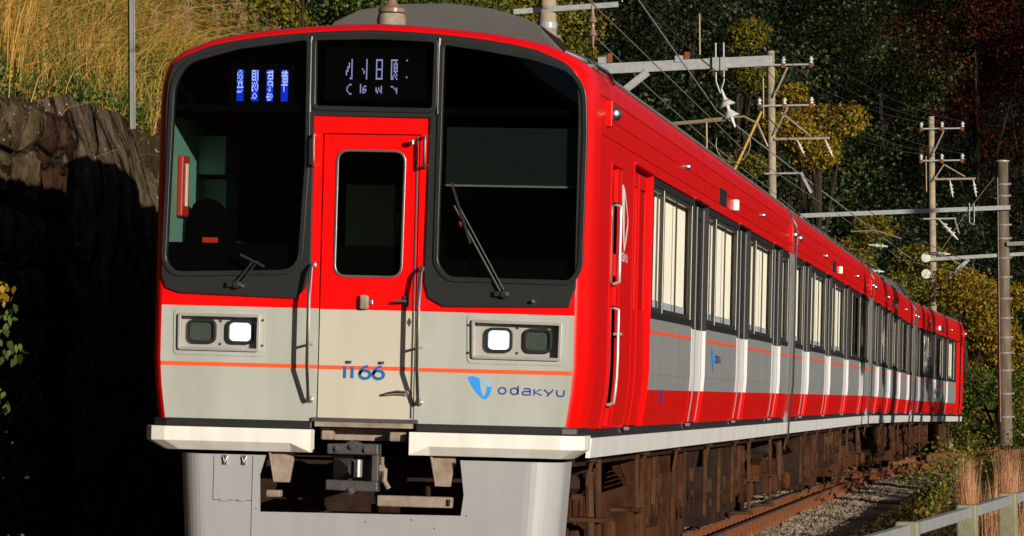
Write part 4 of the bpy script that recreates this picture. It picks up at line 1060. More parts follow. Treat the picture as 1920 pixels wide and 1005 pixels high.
# ---------- following carriages
def place(root, ya, yb):
    """stand a carriage on the curve with its ends at ya and yb"""
    x0, x1 = cx(ya), cx(yb); h = math.atan2(x1-x0, yb-ya)
    z0, z1 = gz(ya), gz(yb); root.location = (x0, ya, z0); root.rotation_euler = (math.atan2(z1-z0, yb-ya), CANT, -h)
place(car1, 0, LEN); 
car2 = carriage(1, 'second carriage, red and silver with three door pairs beyond the first steel down pipe', False, 2, dark={6: (0, 1)})
place(car2, 20.1, 20.1+LEN)
car3 = copy_tree(car2); car3['label'] = 'third carriage, crossed by tree shadow and partly dark windows'
place(car3, 40.2, 40.2+LEN)
# the tail carriage is a driving car facing the other way
car4 = carriage(1, 'tail carriage farthest away, turned on the curve, with red driving end and roof cooler', True, 4, dark={2: (0,), 4: (1, 2)})
cooler(car4, 15.0, 18.6)
plate('rear_face', full, [], .28, .03, 'red', car4)
yb = 60.4 + LEN; x0, x1 = cx(60.4), cx(yb); h = math.atan2(x1-x0, LEN)
car4.location = (x1, yb, gz(yb)); car4.rotation_euler = (-math.atan2(gz(yb)-gz(60.4), LEN), -CANT, math.pi - h)
for r_ in (car1, car2, car3):
    pass
# gangway bellows between cars
for rt in (car1, car2, car3):
    mb = MB()
    for k in range(5): mb.box(-.5, .5, LEN+.02+.05*k, LEN+.05+.05*k, 1.15, 3.1)
    part('gangway_bellows', mb, 'under_dark', rt)

# ================================================================== left retaining wall, rock, fence, poles
rw = empty('retaining_wall', (-3.36, -2, -.2)); tag(rw, 'rough stone retaining wall beside the cab, topped by dry grass, lower half in shadow', 'wall')
def wallx(y, z): return -3.36 - (z+.2)*.03
mb = MB(); mb.box(-.12, -.02, -2, 7.75, 0, 3.80); part('wall_core', mb, 'mortar', rw)
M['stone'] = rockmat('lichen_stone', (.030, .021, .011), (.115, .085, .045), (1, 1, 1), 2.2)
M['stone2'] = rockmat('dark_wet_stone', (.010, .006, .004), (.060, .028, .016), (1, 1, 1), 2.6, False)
M['bedrock'] = rockmat('streaked_bedrock', (.022, .015, .009), (.125, .096, .062), (1.3, 1.9, .45), 1.6)
M['lichen'] = mat('pale_lichen', (.38, .40, .28), .9)
# irregular stones: jittered brick-like grid of polygons
SX, SZ = .56, .44
def node(i, j):
    r = random.Random(i*131 + j*977); return (i*SX + (.5*SX if j % 2 else 0) + r.uniform(-.16, .16)*SX*1.2, j*SZ + r.uniform(-.17, .17)*SZ)
for j in range(9):
    for i in range(-2, 15):
        a, b = node(i, j), node(i+1, j); k = 0 if j % 2 else 1
        c_, d = node(i+1-k+ (1 if j%2 else 1) -1 + k, j+1), node(i-k+ (1 if j%2 else 0) - (1 if j%2 else 0) + k, j+1)
        top_mid = None
        quad = [a, b, node(i+1, j+1), node(i, j+1)]
        quad = [(min(max(p[0], -1.0), 7.7), p[1]) for p in quad]
        if max(p[0] for p in quad) - min(p[0] for p in quad) < .25 or j*SZ > 3.75: continue
        poly = [(p[0], min(p[1], 3.88)) for p in rounded(quad, .09, 2)]
        poly = grow(poly, -.014)
        r = random.Random(i*7+j*31); dp = r.uniform(.01, .05); n = len(poly)
        cy_, cz_ = sum(p[0] for p in poly)/n, sum(p[1] for p in poly)/n
        mb = MB(); mb.v = [(-.03, p[0], p[1]) for p in poly] + [(dp, cy_+(p[0]-cy_)*.94, cz_+(p[1]-cz_)*.94) for p in poly] + [(dp+.03+r.uniform(0,.03), cy_+(p[0]-cy_)*.6+r.uniform(-.02,.02), cz_+(p[1]-cz_)*.6) for p in poly] + [(dp+.045, cy_, cz_)]
        mb.f = [(q, (q+1)%n, (q+1)%n+n, q+n) for q in range(n)] + [(q+n, (q+1)%n+n, (q+1)%n+2*n, q+2*n) for q in range(n)] + [(q+2*n, (q+1)%n+2*n, 3*n) for q in range(n)]; mb.m = [0]*len(mb.f)
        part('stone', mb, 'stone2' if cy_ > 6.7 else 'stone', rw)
# rock outcrop at the end of the wall
def rockmesh(y0, y1, z0, z1, nx, nz, seed, amp):
    r = np.random.default_rng(seed); mb = MB()
    from mathutils import noise
    for i in range(nx+1):
        for j in range(nz+1):
            y = y0+(y1-y0)*i/nx; z = z0+(z1-z0)*j/nz
            e = min(1, (1-abs(2*i/nx-1))*4) ; t = min(1, (nz-j)/nz*6)
            d = noise.fractal(Vector((y*1.8, z*.55, seed)), 1, 2, 5)*amp + noise.fractal(Vector((y*5+z*1.1, z*2.2, seed+5)), .8, 2.2, 5)*amp*.55
            top = noise.noise(Vector((y*2.2, 3.1, seed)))*.07*(j/nz)
            mb.v.append((-.35 + (.35+d+.13)*e*(.55+.45*t), y, z + top - .30*max(0, (i/nx-.75)*4)**2*(j/nz)))
    for i in range(nx):
        for j in range(nz): a = i*(nz+1)+j; mb.f.append((a, a+nz+1, a+nz+2, a+1)); mb.m.append(0)
    return mb
rk = part('rock_outcrop', rockmesh(5.6, 8.8, -.3, 3.84, 80, 80, 3, .07), 'bedrock', loc=(-3.34, 0, 0), smooth=True); tag(rk, 'streaked grey brown bedrock face bulging out at the end of the stone wall', 'rock')
rk2 = part('rock_outcrop', rockmesh(8.3, 13.5, -.3, 3.60, 60, 50, 9, .35), 'bedrock', loc=(-3.5, 0, 0), smooth=True); tag(rk2, 'broken darker rock behind the bedrock face, next to the cab edge', 'rock')
tp = part('thin_pole', MB().box(-.018, .018, -.018, .018, 3.6, 7.5), 'thin_post', loc=(-2.97, 6.38, 0), rot=(0, 0, .6)); tag(tp, 'thin green grey steel post rising above the rock at the grass slope', 'pole')
mb = MB(); mb.box(.018, .026, -.026, .018, 3.6, 7.5); part('flange', mb, 'galv_dark', tp)

# near fence at the lower right: concrete posts carry a galvanised bar
fence = empty('trackside_fence', (3.68, -5.76, 0)); tag(fence, 'low concrete post fence with a galvanised bar at the lower right', 'fence')
fp = [(3.40, -9.7), (3.68, -5.76), (3.915, -2.5), (4.115, .35), (4.31, 3.2), (4.5, 6.1)]
ang = math.atan2(fp[2][0]-fp[1][0], fp[2][1]-fp[1][1])
pm = MB(); pm.box(-.06, .06, -.055, .055, -.5, .752); 
pmesh = None
for i, (x, y) in enumerate(fp):
    q = part('post', MB().box(-.058, .058, -.055, .055, -.5, .752), 'post_concrete', fence, bev=.012, loc=(x-3.68, y+5.76, 0), rot=(rnd.uniform(-.006,.006), rnd.uniform(-.01,.01), -ang))
for a, b in zip(fp, fp[1:]):
    pa = Vector((a[0]-3.68+.0, a[1]+5.76, .715-.010)); pb = Vector((b[0]-3.68, b[1]+5.76, .715-.010)); d = (pb-pa).normalized()
    part('bar', MB().obox(pa + d*.056, pb - d*.056, .05, .062), 'galv', fence, bev=.006)
for i, (x, y) in enumerate(fp):
    pass

# ------------------------------------------------------------------ overhead line
def insulator_pin(parent, p, name='insulator', s=1., brown=False):
    mb = MB(); x, y, z = p
    mb.lathe([(.02,0),(.055*s,.01),(.06*s,.04),(.03*s,.06),(.035*s,.09),(.07*s,.10),(.07*s,.13),(.035*s,.15),(.05*s,.17),(.02*s,.20)], p, 10)
    return part(name, mb, 'porcelain', parent, smooth=True)
def disc_string(parent, a, b, n=2, r=.11, m_='porcelain', ):
    a, b = Vector(a), Vector(b); d = b-a; L = d.length
    mb = MB(); pr = []; steps = []
    pts = []; rs = []
    for k in range(n):
        t0 = .2 + .6*k/n; w = .6/n
        for tt, rr in ((0, .025), (.15, .03), (.35, r*.5), (.75, r), (.80, r*.95), (.82, .03)): pts.append(a + d*(t0+w*tt)); rs.append(rr)
    pts = [a] + pts + [b]; rs = [.014] + rs + [.014]
    mb.tube(pts, rs, 12); return part('insulator', mb, m_, parent, smooth=True)
def conc_pole(name, x, y, z0, z1, r0, r1, label, m_='concrete', bands=()):
    o = empty(name, (x, y, z0)); tag(o, label, 'pole', 'overhead line poles')
    mb = MB(); H = z1-z0; mb.tube([(0,0,0),(0,0,H*.5),(0,0,H)], [r0, (r0+r1)/2, r1], 20); part('shaft', mb, m_, o, smooth=True)
    for zb in bands:
        mb = MB(); rr = r0+(r1-r0)*(zb-z0)/H + .008; mb.lathe([(rr, 0), (rr+.004, .004), (rr+.004, .045), (rr, .05)], (0,0,zb-z0), 20); mb.box(rr-.02, rr+.06, -.05, .0, zb-z0+.01, zb-z0+.06); part('steel_band', mb, 'galv_dark', o)
    return o
def arm(parent, xa, xb, z, dy=0, pins=(), m_='galv', h=.05, za=None):
    a = part('crossarm', MB().obox((xa, dy, z if za is None else za), (xb, dy, z), .05, h), m_, parent, bev=.004)
    for x in pins:
        mb = MB(); mb.box(x-.05, x+.05, dy-.05, dy+.05, z-.09, z+.03); part('pin_base', mb, 'rust', a); insulator_pin(a, (x, dy, z+.03))
    return a
# pole behind the cab roof with a long beam
P0 = conc_pole('line_pole', -3.14, 35.5, -.2, 8.6, .17, .135, 'nearest overhead line pole just above the cab roof, carrying a long beam', bands=(6.35, 6.9, 7.35))
oz = .2
bm_ = part('beam', MB().obox((.12, -.1, 6.40+oz), (3.42, -.1, 6.50+oz), .10, .16), 'galv', P0, bev=.006)
part('brace', MB().obox((.15, -.16, 5.30+oz), (1.55, -.16, 6.36+oz), .05, .11), 'galv', P0)
for x in (.85, 2.02):
    mb = MB(); mb.box(x-.06, x+.06, -.17, -.03, 6.50+oz, 6.60+oz); part('clamp', mb, 'galv', P0)
    mb = MB(); mb.box(x+.08, x+.15, -.1, -.03, 6.52+oz, 6.66+oz); part('rusty_bolt', mb, 'rust', P0)
mb = MB()
for x in (2.58, 2.70): mb.tube([(x, -.17, 6.78+oz), (x, -.17, 6.2+oz), (2.64, -.17, 6.02+oz)], .012, 6); mb.box(x-.05, x+.05, -.20, -.03, 6.36+oz, 6.56+oz)
part('hanger', mb, 'galv', P0)
disc_string(P0, (2.66, -.17, 6.08+oz), (2.86, -.17, 5.50+oz), 2, .13)
mb = MB(); mb.tube([(2.4,-.17,5.62+oz),(3.0,-.17,5.66+oz),(3.2,-.17,5.55+oz),(3.35,-.17,5.2+oz)], .018, 6); mb.tube([(.9,-.17,5.50+oz),(2.7,-.17,5.62+oz)], .03, 6); mb.tube([(2.43,-.17,5.6+oz),(2.43,-.17,5.15+oz)], .015, 6)
mb.tube(arcpts := [(2.83+.26*math.cos(R(t)), -.17, 5.25+oz+.28*math.sin(R(t))) for t in range(-200, 30, 15)], .007, 6)
part('registration_arm', mb, 'wire_bright', P0, smooth=True)
mb = MB(); mb.tube([(1.1,-.2,4.88+oz),(1.7,-.2,5.02+oz),(2.2,-.2,4.8+oz),(2.62,-.2,4.55+oz)], [.02,.026,.022,.016], 8); part('pull_off', mb, 'wire_bright', P0, smooth=True)
mb = MB(); mb.lathe([(.15, 0), (.155, .02), (.155, .10), (.14, .12)], (0, 0, 7.05+oz), 20); mb.obox((-.5, -.1, 7.52), (1.1, -.1, 7.6), .06, .08); part('collar', mb, 'galv', P0)
# hanging disc insulator in front of the forest at the top edge
disc_string(P0, (.83, -1.2, 7.52), (.83, -1.2, 6.86), 2, .07, 'brown_porcelain')
part('spike_plate', (lambda q: (q.prism([(.74,8.2),(.92,8.2),(.86,7.6),(.80,7.6)], -1.22, -1.18), q)[1])(MB()), 'galv', P0)

P1 = conc_pole('line_pole', -3.55, 92.0, -.2, 11.55, .15, .115, 'tall pole right of the beam with three insulator crossarms and a yellow strut', bands=(7.9, 9.2, 9.9))
def PX(dx): return dx
s1 = 118/7632
arm(P1, -.35, 1.25, 11.13+.2, -.14, pins=(-.33, .38, 1.18)); arm(P1, -.35, 1.28, 9.95+.2, -.14, pins=(-.33, .40, 1.18)); arm(P1, .1, 1.7, 8.98+.2, -.14, m_='dusty', h=.07)
arm(P1, -.2, .85, 7.98+.2, -.14, m_='galv')
mb = MB(); mb.obox((.10,-.2,10.2+.2),(.5,-.2,11.05+.2),.04,.05); mb.obox((.10,-.2,9.1+.2),(.5,-.2,9.9+.2),.03,.04); mb.obox((.3,-.2,9.75+.2),(1.15,-.2,9.05+.2),.03,.05); part('stay', mb, 'dusty', P1)
for x in (.75, 1.55): disc_string(P1, (x, -.14, 8.95+.2), (x+.22, -.14, 8.45+.2), 3, .07)
part('guy_guard', MB().tube([(-.25, -.3, 9.8+.2), (-1.25, -.3, 7.7+.2), (-1.7, -.3, 6.7)], .04, 8), 'yellow_pipe', P1)
mb = MB(); mb.obox((.85,-.14,8.2),(1.15,-.14,7.6),.05,.08); part('hook', mb, 'galv', P1)

P2 = conc_pole('line_pole', .42, 114.7, 0, 11.15, .15, .11, 'farther line pole with pale insulators, left of the thick pole', bands=(4.9, 6.4, 7.4, 9.0))
arm(P2, -.33, 1.1, 10.72, -.14, pins=(-.33, .38, 1.08)); arm(P2, -.35, 1.1, 9.62, -.14, pins=(-.35, .36, 1.06)); arm(P2, .1, 1.5, 8.98, -.14, m_='dusty', h=.07)
mb = MB(); mb.obox((.02,-.2,9.75),(.45,-.2,10.65),.03,.04); mb.obox((.05,-.2,8.9),(.45,-.2,9.5),.03,.04); mb.obox((.4,-.2,9.5),(1.15,-.2,9.05),.03,.04); part('stay', mb, 'dusty', P2)
for x in (.62, 1.42): disc_string(P2, (x, -.14, 8.95), (x+.1, -.14, 8.35), 3, .08)
arm(P2, -.3, .82, 7.62, -.14); mb = MB(); mb.obox((.78,-.14,7.6),(.92,-.14,7.1),.05,.05); part('hook', mb, 'galv_dark', P2)
part('beam', MB().obox((-.15, -.25, 6.22), (4.2, -.25, 6.42), .08, .12), 'galv', P2)
part('brace', MB().obox((.05, -.28, 5.15), (1.25, -.28, 6.2), .05, .12), 'galv', P2)
for z in (6.28, 5.72):
    mb = MB(); mb.lathe([(.02,-.12),(.16,-.10),(.17,-.06),(.10,-.04),(.10,.0),(.16,.02),(.16,.05),(.03,.08)], (-.22, -.25, z), 16, 'y'); part('insulator', mb, 'porcelain', P2, smooth=True)

P3 = conc_pole('line_pole', 3.22, 79.8, .2, 7.50, .185, .150, 'thick brown concrete pole at the right edge, joined to a long thin beam', 'pole_brown', bands=(.9,1.5,2.1,2.55,2.95,3.45,3.95,4.5,5.0,5.5,5.85,6.6,6.9))
part('cap', MB().lathe([(.15,0),(.185,.01),(.185,.04),(.12,.06)], (0,0,7.30), 20), 'galv', P3)
part('beam', MB().obox((-5.2, -.2, 5.98), (.2, -.2, 6.12), .10, .11), 'galv', P3)
mb = MB(); mb.tube([(-.12,-.15,0.6),(-.12,-.13,6.9)], .012, 8); part('conduit', mb, 'dusty', P3)
mb = MB(); mb.obox((.1,-.2,5.18),(1.3,-.2,5.22),.06,.10); mb.box(.55,1.0,-.25,-.05,5.0,5.4); part('side_arm', mb, 'galv_dark', P3)
mb = MB()
for x in (-.85, -.73): mb.tube([(x, -.28, 6.25), (x, -.28, 5.75), (-.75, -.28, 5.68)], .012, 6)
part('hanger', mb, 'galv', P3)
disc_string(P3, (-.75-.9, -.28, 5.85), (-.25-.9, -.28, 5.3), 3, .09)
for (xa, za, xb, zb) in ((-3.9, 5.55, -2.6, 5.35), (-2.0, 4.95, -.9, 4.55)):
    mb = MB(); mb.tube([(xa, -.3, za), ((xa+xb)/2, -.3, (za+zb)/2+.12), (xb, -.3, zb)], .018, 6); part('pull_off', mb, 'wire_bright', P3, smooth=True)
for x, z in ((-3.2, 5.15), (-1.6, 4.93), (-3.3, 4.5)): disc_string(P3, (x-.25, -.3, z+.05), (x+.25, -.3, z), 2, .07)
mb = MB(); mb.tube([(-3.6,-.3,2.0),(-1.0,-.3,5.9),(-.2,-.3,6.9)], .006, 5); part('guy_wire', mb, 'dusty', P3)

# wires
def wire(pts, r, m_, label, sag=0., cat='wire'):
    P_ = []
    for (a, b) in zip(pts, pts[1:]):
        a, b = Vector(a), Vector(b)
        for k in range(8):
            t = k/8; q = a.lerp(b, t); q.z -= sag*4*t*(1-t); P_.append(q)
    P_.append(Vector(pts[-1]))
    o = part('overhead_wire', MB().tube(P_, r, 5), m_); tag(o, label, cat, 'overhead wires'); return o
def W_(x, y, z): return (cx(y)+x, y, z)
con = wire([W_(-.1,-30,5.15), W_(.2,5,5.15), W_(-.15,35.5,5.15), W_(.25,60,5.1), W_(-.1,80,5.05), W_(.1,115,5.0), W_(0,150,5.0)], .007, 'wire_bright', 'contact wire running above the middle of the track')
wire([W_(-.1,-30,6.2), W_(.0,5,6.1), W_(-.1,35.3,6.0), W_(0,80,5.75), W_(0,115,5.7), W_(0,150,5.7)], .009, 'wire', 'messenger wire above the contact wire', .25)
wire([(-.95,-6,8.2), (-.55,35.3,5.75), (.9,80,5.0)], .011, 'galv', 'bright bare wire slanting down past the pole beam', .0)
wire([(-2.31,34.3,6.85), (-1.5,60,5.9), (-.5,92,5.2)], .010, 'galv_dark', 'wire running down and away from the brown hanging insulator', .1)
for k, (xo, z0_, z1_) in enumerate(((-.33, 11.55, 10.95), (.38, 11.55, 10.95), (1.18, 11.55, 10.95), (-.33, 10.4, 9.85), (.40, 10.4, 9.85), (1.18, 10.4, 9.85))):
    wire([(-3.14+xo, 35.5, z0_+.6), (-3.55+xo, 91.86, z0_), (.42+xo*.95, 114.56, z1_)], .009, 'wire', ['upper left', 'upper middle', 'upper right', 'lower left', 'lower middle', 'lower right'][k] + ' power wire strung on the crossarm insulators', .35)
for x, z, L_, y in ((-2.35, 8.35, .55, 28), (-1.15, 7.4, .75, 30), (-.05, 6.1, .6, 31)):
    pass
mb = MB()
for (x, y, za, zb) in ((-1.42, 30, 7.72, 6.9), (-.62, 33.2, 7.02, 6.42), (.05, 36.8, 6.35, 5.75), (2.0, 55, 6.2, 5.5)):
    q = part('wire_dropper', MB().tube([(x, y, za), (x, y, zb)], .012, 6), 'wire_bright'); tag(q, None, 'dropper', 'droppers on the slanting wires')
    q['label'] = {30: 'short copper dropper hanging at the top edge over the forest', 33.2: 'forked copper dropper on the slanting bright wire', 36.8: 'copper dropper hanging below the long beam', 55: 'thin copper dropper near the tall pole'}[y]

# concrete kerb at the foot of the far bank
mb = MB(); pts = [(cx(y)-4.35, y) for y in range(96, 176, 3)]
for (a, b), (c_, d) in zip(pts, pts[1:]): mb.obox((a, b, .0), (c_, d, .0), .25, .75)
o = part('concrete_kerb', mb, 'concrete'); tag(o, 'low concrete kerb wall at the foot of the bank behind the train tail', 'wall')

# ================================================================== vegetation
M['leaf_dark'] = leafmat('shade_dark_evergreen_leaf', [(.002,.004,.0015),(.004,.009,.0025),(.012,.022,.005),(.10,.12,.05)], .5, .05, .15, (0, .48, .70, .90), .33)  # forest shade and leaf glints are painted into these evergreen colours
M['leaf_mid'] = leafmat('olive_evergreen_leaf', [(.004,.008,.002),(.014,.028,.004),(.045,.065,.012),(.14,.15,.04)], .5, .08, .2, (0, .42, .66, .88), .35)  # near-black clumps and pale tips imitate shaded gaps and glints
M['leaf_green'] = leafmat('mid_green_leaf', [(.006,.014,.003),(.020,.045,.006),(.06,.10,.014),(.17,.16,.03)], .45, .25, .3, (0, .3, .55, .85))
M['leaf_yellow'] = leafmat('yellow_autumn_leaf', [(.015,.025,.003),(.10,.095,.009),(.36,.26,.018),(.26,.09,.012)], .55, .35, .2, (0, .3, .58, .85))
M['leaf_mixed'] = leafmat('olive_autumn_leaf', [(.008,.018,.003),(.04,.065,.007),(.19,.18,.016),(.24,.10,.014)], .55, .3, .2, (0, .3, .6, .85))
M['leaf_red'] = leafmat('dark_red_maple_leaf', [(.006,.002,.001),(.030,.003,.002),(.085,.006,.004),(.05,.018,.006)], .55, .2, .15, (0, .35, .65, .9), .6)
M['grass_dry'] = leafmat('dry_pampas_blade', [(.06,.035,.006),(.50,.25,.055),(.74,.42,.13),(.28,.27,.03),(.90,.60,.28)], .6, .35)
M['grass_green'] = leafmat('green_grass_blade', [(.03,.07,.006),(.10,.15,.012),(.24,.24,.03)], .55, .3)
M['plume'] = leafmat('pampas_plume', [(.40,.24,.13),(.55,.36,.22),(.66,.47,.32)], .8, .4)
M['reed'] = leafmat('pinkish_dry_reed', [(.36,.17,.08),(.62,.34,.18),(.78,.50,.30)], .7, .3)
M['scrub_grass'] = leafmat('shade_dark_scrub_grass', [(.012,.014,.004),(.03,.03,.008),(.07,.05,.018),(.16,.09,.04)], .7, .2)  # blades coloured dark to imitate the shade beside the track
M['litter_dark'] = leafmat('shade_dark_fallen_leaf', [(.010,.008,.004),(.03,.018,.008),(.05,.04,.012),(.12,.06,.02)], .7, .1)  # trackside shade painted into the leaf colour
M['litter'] = leafmat('fallen_leaf', [(.10,.04,.015),(.22,.10,.03),(.30,.20,.05),(.05,.07,.012)], .7, .1)

def crown_points(n, blobs, rg):
    k = rg.choice(len(blobs), n, p=np.array([b[3]**2 for b in blobs])/sum(b[3]**2 for b in blobs))
    B = np.array(blobs); d = rg.normal(size=(n,3)); d /= np.linalg.norm(d, axis=1, keepdims=True)
    rr = B[k,3] * (rg.uniform(.35, 1.0, n)**.5) * rg.uniform(.85, 1.15, n)
    P = B[k,:3] + d*rr[:,None]*np.array([1,1,.72]); return P, d
def tree(x, y, h, rad, m_, nleaf, size, seed, label, name='tree', trunk=.3, zbase=None, cat='tree', group='trees on the forested bank', base=.25, bark=True):
    rg = np.random.default_rng(seed); r = random.Random(seed); z = hill(x, y) if zbase is None else zbase
    o = empty(name, (x, y, z)); tag(o, label, cat, group)
    nb = max(7, int(13*rad/3)); blobs = []
    for i in range(nb):
        t = r.uniform(0, 1); a = r.uniform(0, 6.28); q = rad*(.85*math.sin(math.pi*(.15+.8*t))**.7)*r.uniform(.3, .9)
        blobs.append((q*math.cos(a), q*math.sin(a), h*(base+(.95-base)*t), rad*r.uniform(.26, .48)))
    mb = MB(); top_ = (r.uniform(-.3,.3), r.uniform(-.3,.3), h*.85)
    mb.tube([(0,0,-.4),(top_[0]*.3+.1*r.uniform(-1,1),top_[1]*.3,h*.3),(top_[0]*.7,top_[1]*.7,h*.6),top_], [trunk*.55, trunk*.42, trunk*.26, trunk*.08], 8)
    for b in blobs[:8]:
        t = r.uniform(.25, .6); s = (top_[0]*t, top_[1]*t, h*t*.85); mid = ((s[0]+b[0])/2, (s[1]+b[1])/2, (s[2]+b[2])/2+.2)
        mb.tube([s, mid, b[:3]], [trunk*.2, trunk*.13, trunk*.04], 5)
    part('trunk', mb, 'bark_dark', o, smooth=True)
    P, d = crown_points(nleaf, blobs, rg)
    soup('crown', leaf_quads(P, size, rg, d*.9 + np.array([0,0,.5]), .6), m_, o)
    return o
# forest behind the train: evergreen wall, a few autumn crowns
spots = []
def world_from_view(pxx, D):
    """ground point on the viewing azimuth given in degrees right of the camera axis"""
    X = math.tan(R(pxx))*D; p = CAM + R0*X + A0*D; return p.x, p.y
sd = 100
names_dark = ['dense dark evergreen', 'tall dark evergreen', 'broad dark evergreen', 'glossy leaved dark evergreen']
where = ['above the cab roof', 'above the long beam', 'left of the yellow tree', 'behind the crossarms of the tall pole', 'above the yellow tree', 'between the two line poles', 'left of the red maple', 'beside the thick pole', 'at the top right corner', 'high on the bank']
cnt = 0
def dtree(azi, D, h, rad, lab, m_='leaf_dark', n=9000, size=.17, name='evergreen_tree', base=.1, grp='dark evergreens on the bank'):
    global sd, cnt
    x, y = world_from_view(azi, D); sd += 1; cnt += 1
    return tree(x, y, h, rad, m_, n, size, sd, lab, name, .12 if 'bush' in name else .35, group=grp, base=base)
layout = [ # azimuth deg, distance, height, radius, label
 (.2, 84, 7.5, 3.0, 'dark evergreen just right of the nearest pole, over the cab roof'),
 (.95, 92, 8.5, 3.2, 'dark evergreen behind the hanging brown insulator'),
 (1.7, 128, 9, 3.6, 'dark evergreen above the left half of the long beam'),
 (2.45, 132, 9.5, 3.8, 'dark evergreen behind the disc insulators of the beam'),
 (1.3, 126, 12, 4.0, 'high dark evergreen over the roofline at the top edge'),
 (2.2, 146, 12, 4.6, 'black green evergreen filling the top edge left of the tall pole'),
 (3.15, 136, 9, 3.8, 'dark evergreen directly behind the tall crossarm pole'),
 (3.3, 154, 11, 4.4, 'glossy evergreen above the yellow autumn tree'),
 (3.9, 142, 9, 3.8, 'glossy evergreen right of the yellow autumn tree'),
 (4.4, 158, 11, 4.6, 'broad evergreen above the top edge between the two poles'),
 (4.7, 144, 8.5, 3.6, 'dark evergreen between the tall pole and the farther pole'),
 (5.4, 150, 9, 4.0, 'dark evergreen behind the farther pole crossarms'),
 (5.2, 172, 12, 5.0, 'green topped evergreen left of the red maple'),
 (6.1, 156, 8, 3.8, 'dark evergreen under the red maple, left of the thick pole'),
 (6.9, 160, 8.5, 4.0, 'dark evergreen behind the top of the thick pole'),
 (7.6, 168, 9, 4.2, 'dark evergreen at the right edge under the red maple'),
 (4.0, 180, 13, 5.4, 'highest evergreen on the bank at the top edge'),
 (2.9, 168, 13, 5.2, 'highest evergreen left of the glossy evergreens'),
 (6.2, 196, 14, 5.8, 'evergreen crown behind the left side of the red maple'),
 (7.3, 200, 14, 5.8, 'evergreen crown behind the top right corner maple'),
 (1.9, 170, 13, 5.4, 'farthest evergreen over the first carriage at the top edge'),
 (5.0, 192, 15, 6.0, 'high evergreen filling the top edge above the farther pole'),
 (5.8, 182, 13, 5.2, 'evergreen between the farther pole and the red maple, at the top edge'),
 (3.4, 188, 15, 6.0, 'farthest evergreen at the top edge over the tall pole'),
 (.8, 118, 11, 4.2, 'evergreen rising behind the brown insulator'),
]
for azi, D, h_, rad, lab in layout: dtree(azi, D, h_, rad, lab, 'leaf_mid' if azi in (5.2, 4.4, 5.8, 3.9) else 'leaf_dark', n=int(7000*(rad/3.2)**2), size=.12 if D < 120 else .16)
# autumn colour
dtree(4.3, 129, 11.4, 2.0, 'yellow autumn tree glowing behind the tall crossarm pole', 'leaf_yellow', 6500, .13, 'autumn_tree', .55, 'autumn trees by the line')
dtree(3.2, 128, 9.8, 1.6, 'small green and yellow tree left of the tall pole near the yellow strut', 'leaf_mixed', 5000, .12, 'autumn_tree', .5, 'autumn trees by the line')
dtree(5.0, 140, 6.5, 2.4, 'olive bush over the roof of the second carriage', 'leaf_mixed', 6000, .13, 'autumn_tree', .1, 'autumn trees by the line')
dtree(5.75, 147, 6.5, 2.6, 'olive tree just left of the farther pole base', 'leaf_mixed', 7500, .13, 'autumn_tree', .05, 'autumn trees by the line')
dtree(6.35, 140, 6.2, 2.4, 'yellow and rust coloured tree between the two right poles', 'leaf_yellow', 13000, .13, 'autumn_tree', .05, 'autumn trees by the line')
dtree(7.15, 142, 5.8, 2.4, 'orange yellow tree right of the thick pole', 'leaf_yellow', 13000, .13, 'autumn_tree', .05, 'autumn trees by the line')
dtree(6.75, 136, 3.0, 2.0, 'low green and gold bush behind the train tail', 'leaf_green', 9000, .12, 'autumn_tree', .0, 'autumn trees by the line')
dtree(6.55, 176, 16.5, 4.6, 'dark red maple at the top right, left part', 'leaf_red', 15000, .16, 'maple_tree', .55, 'dark red maples')
dtree(7.35, 178, 17.5, 4.8, 'dark red maple in the top right corner', 'leaf_red', 15000, .16, 'maple_tree', .55, 'dark red maples')
# bushes over the cab roof and on the left slope
dtree(-1.25, 67, 6.9, 2.5, 'bright green bush peeping over the roof left of the nearest pole', 'leaf_green', 17000, .085, 'green_bush', .2, 'green bushes over the cab roof')
dtree(-.35, 71, 7.2, 2.6, 'green bush directly behind the roof cooler', 'leaf_mixed', 16000, .085, 'green_bush', .2, 'green bushes over the cab roof')
dtree(-2.15, 61, 6.2, 2.3, 'green bush behind the grass left of the roof aerial', 'leaf_green', 17000, .08, 'green_bush', .2, 'green bushes over the cab roof')
dtree(-3.0, 55, 5.6, 2.0, 'olive and gold bush behind the plumes over the left roof edge', 'leaf_mixed', 15000, .075, 'green_bush', .2, 'green bushes over the cab roof')
dtree(.25, 76, 8.0, 2.3, 'yellow green bush touching the nearest pole', 'leaf_mixed', 12000, .09, 'green_bush', .25, 'green bushes over the cab roof')

def blades(P, L, lean, w, rg, seg=4, droop=.6, lean_dir=None):
    """curved tapering grass blades -> (n*seg,4,3)"""
    n = len(P); az = rg.uniform(0, 2*np.pi, n)
    D = np.stack([np.cos(az), np.sin(az), np.zeros(n)], 1)*lean[:,None]
    if lean_dir is not None: D = D + np.array(lean_dir)*rg.uniform(.3, 1.2, n)[:,None]
    side = np.stack([-D[:,1], D[:,0], np.zeros(n)], 1); side /= np.linalg.norm(side, axis=1, keepdims=True)+1e-9
    side = side*.6 + rg.normal(size=(n,3))*.4; side /= np.linalg.norm(side, axis=1, keepdims=True)+1e-9
    out = []; prev = None
    for k in range(seg+1):
        t = k/seg; c = P + (np.array([0,0,1.])*(t - droop*t**3*.6) )*L[:,None] + D*(t**1.8)*L[:,None]
        ww = (w*(1-.9*t))[:,None]*side*.5
        cur = (c-ww, c+ww)
        if prev is not None: out.append(np.stack([prev[0], prev[1], cur[1], cur[0]], 1))
        prev = cur
    return np.concatenate(out, 0), c
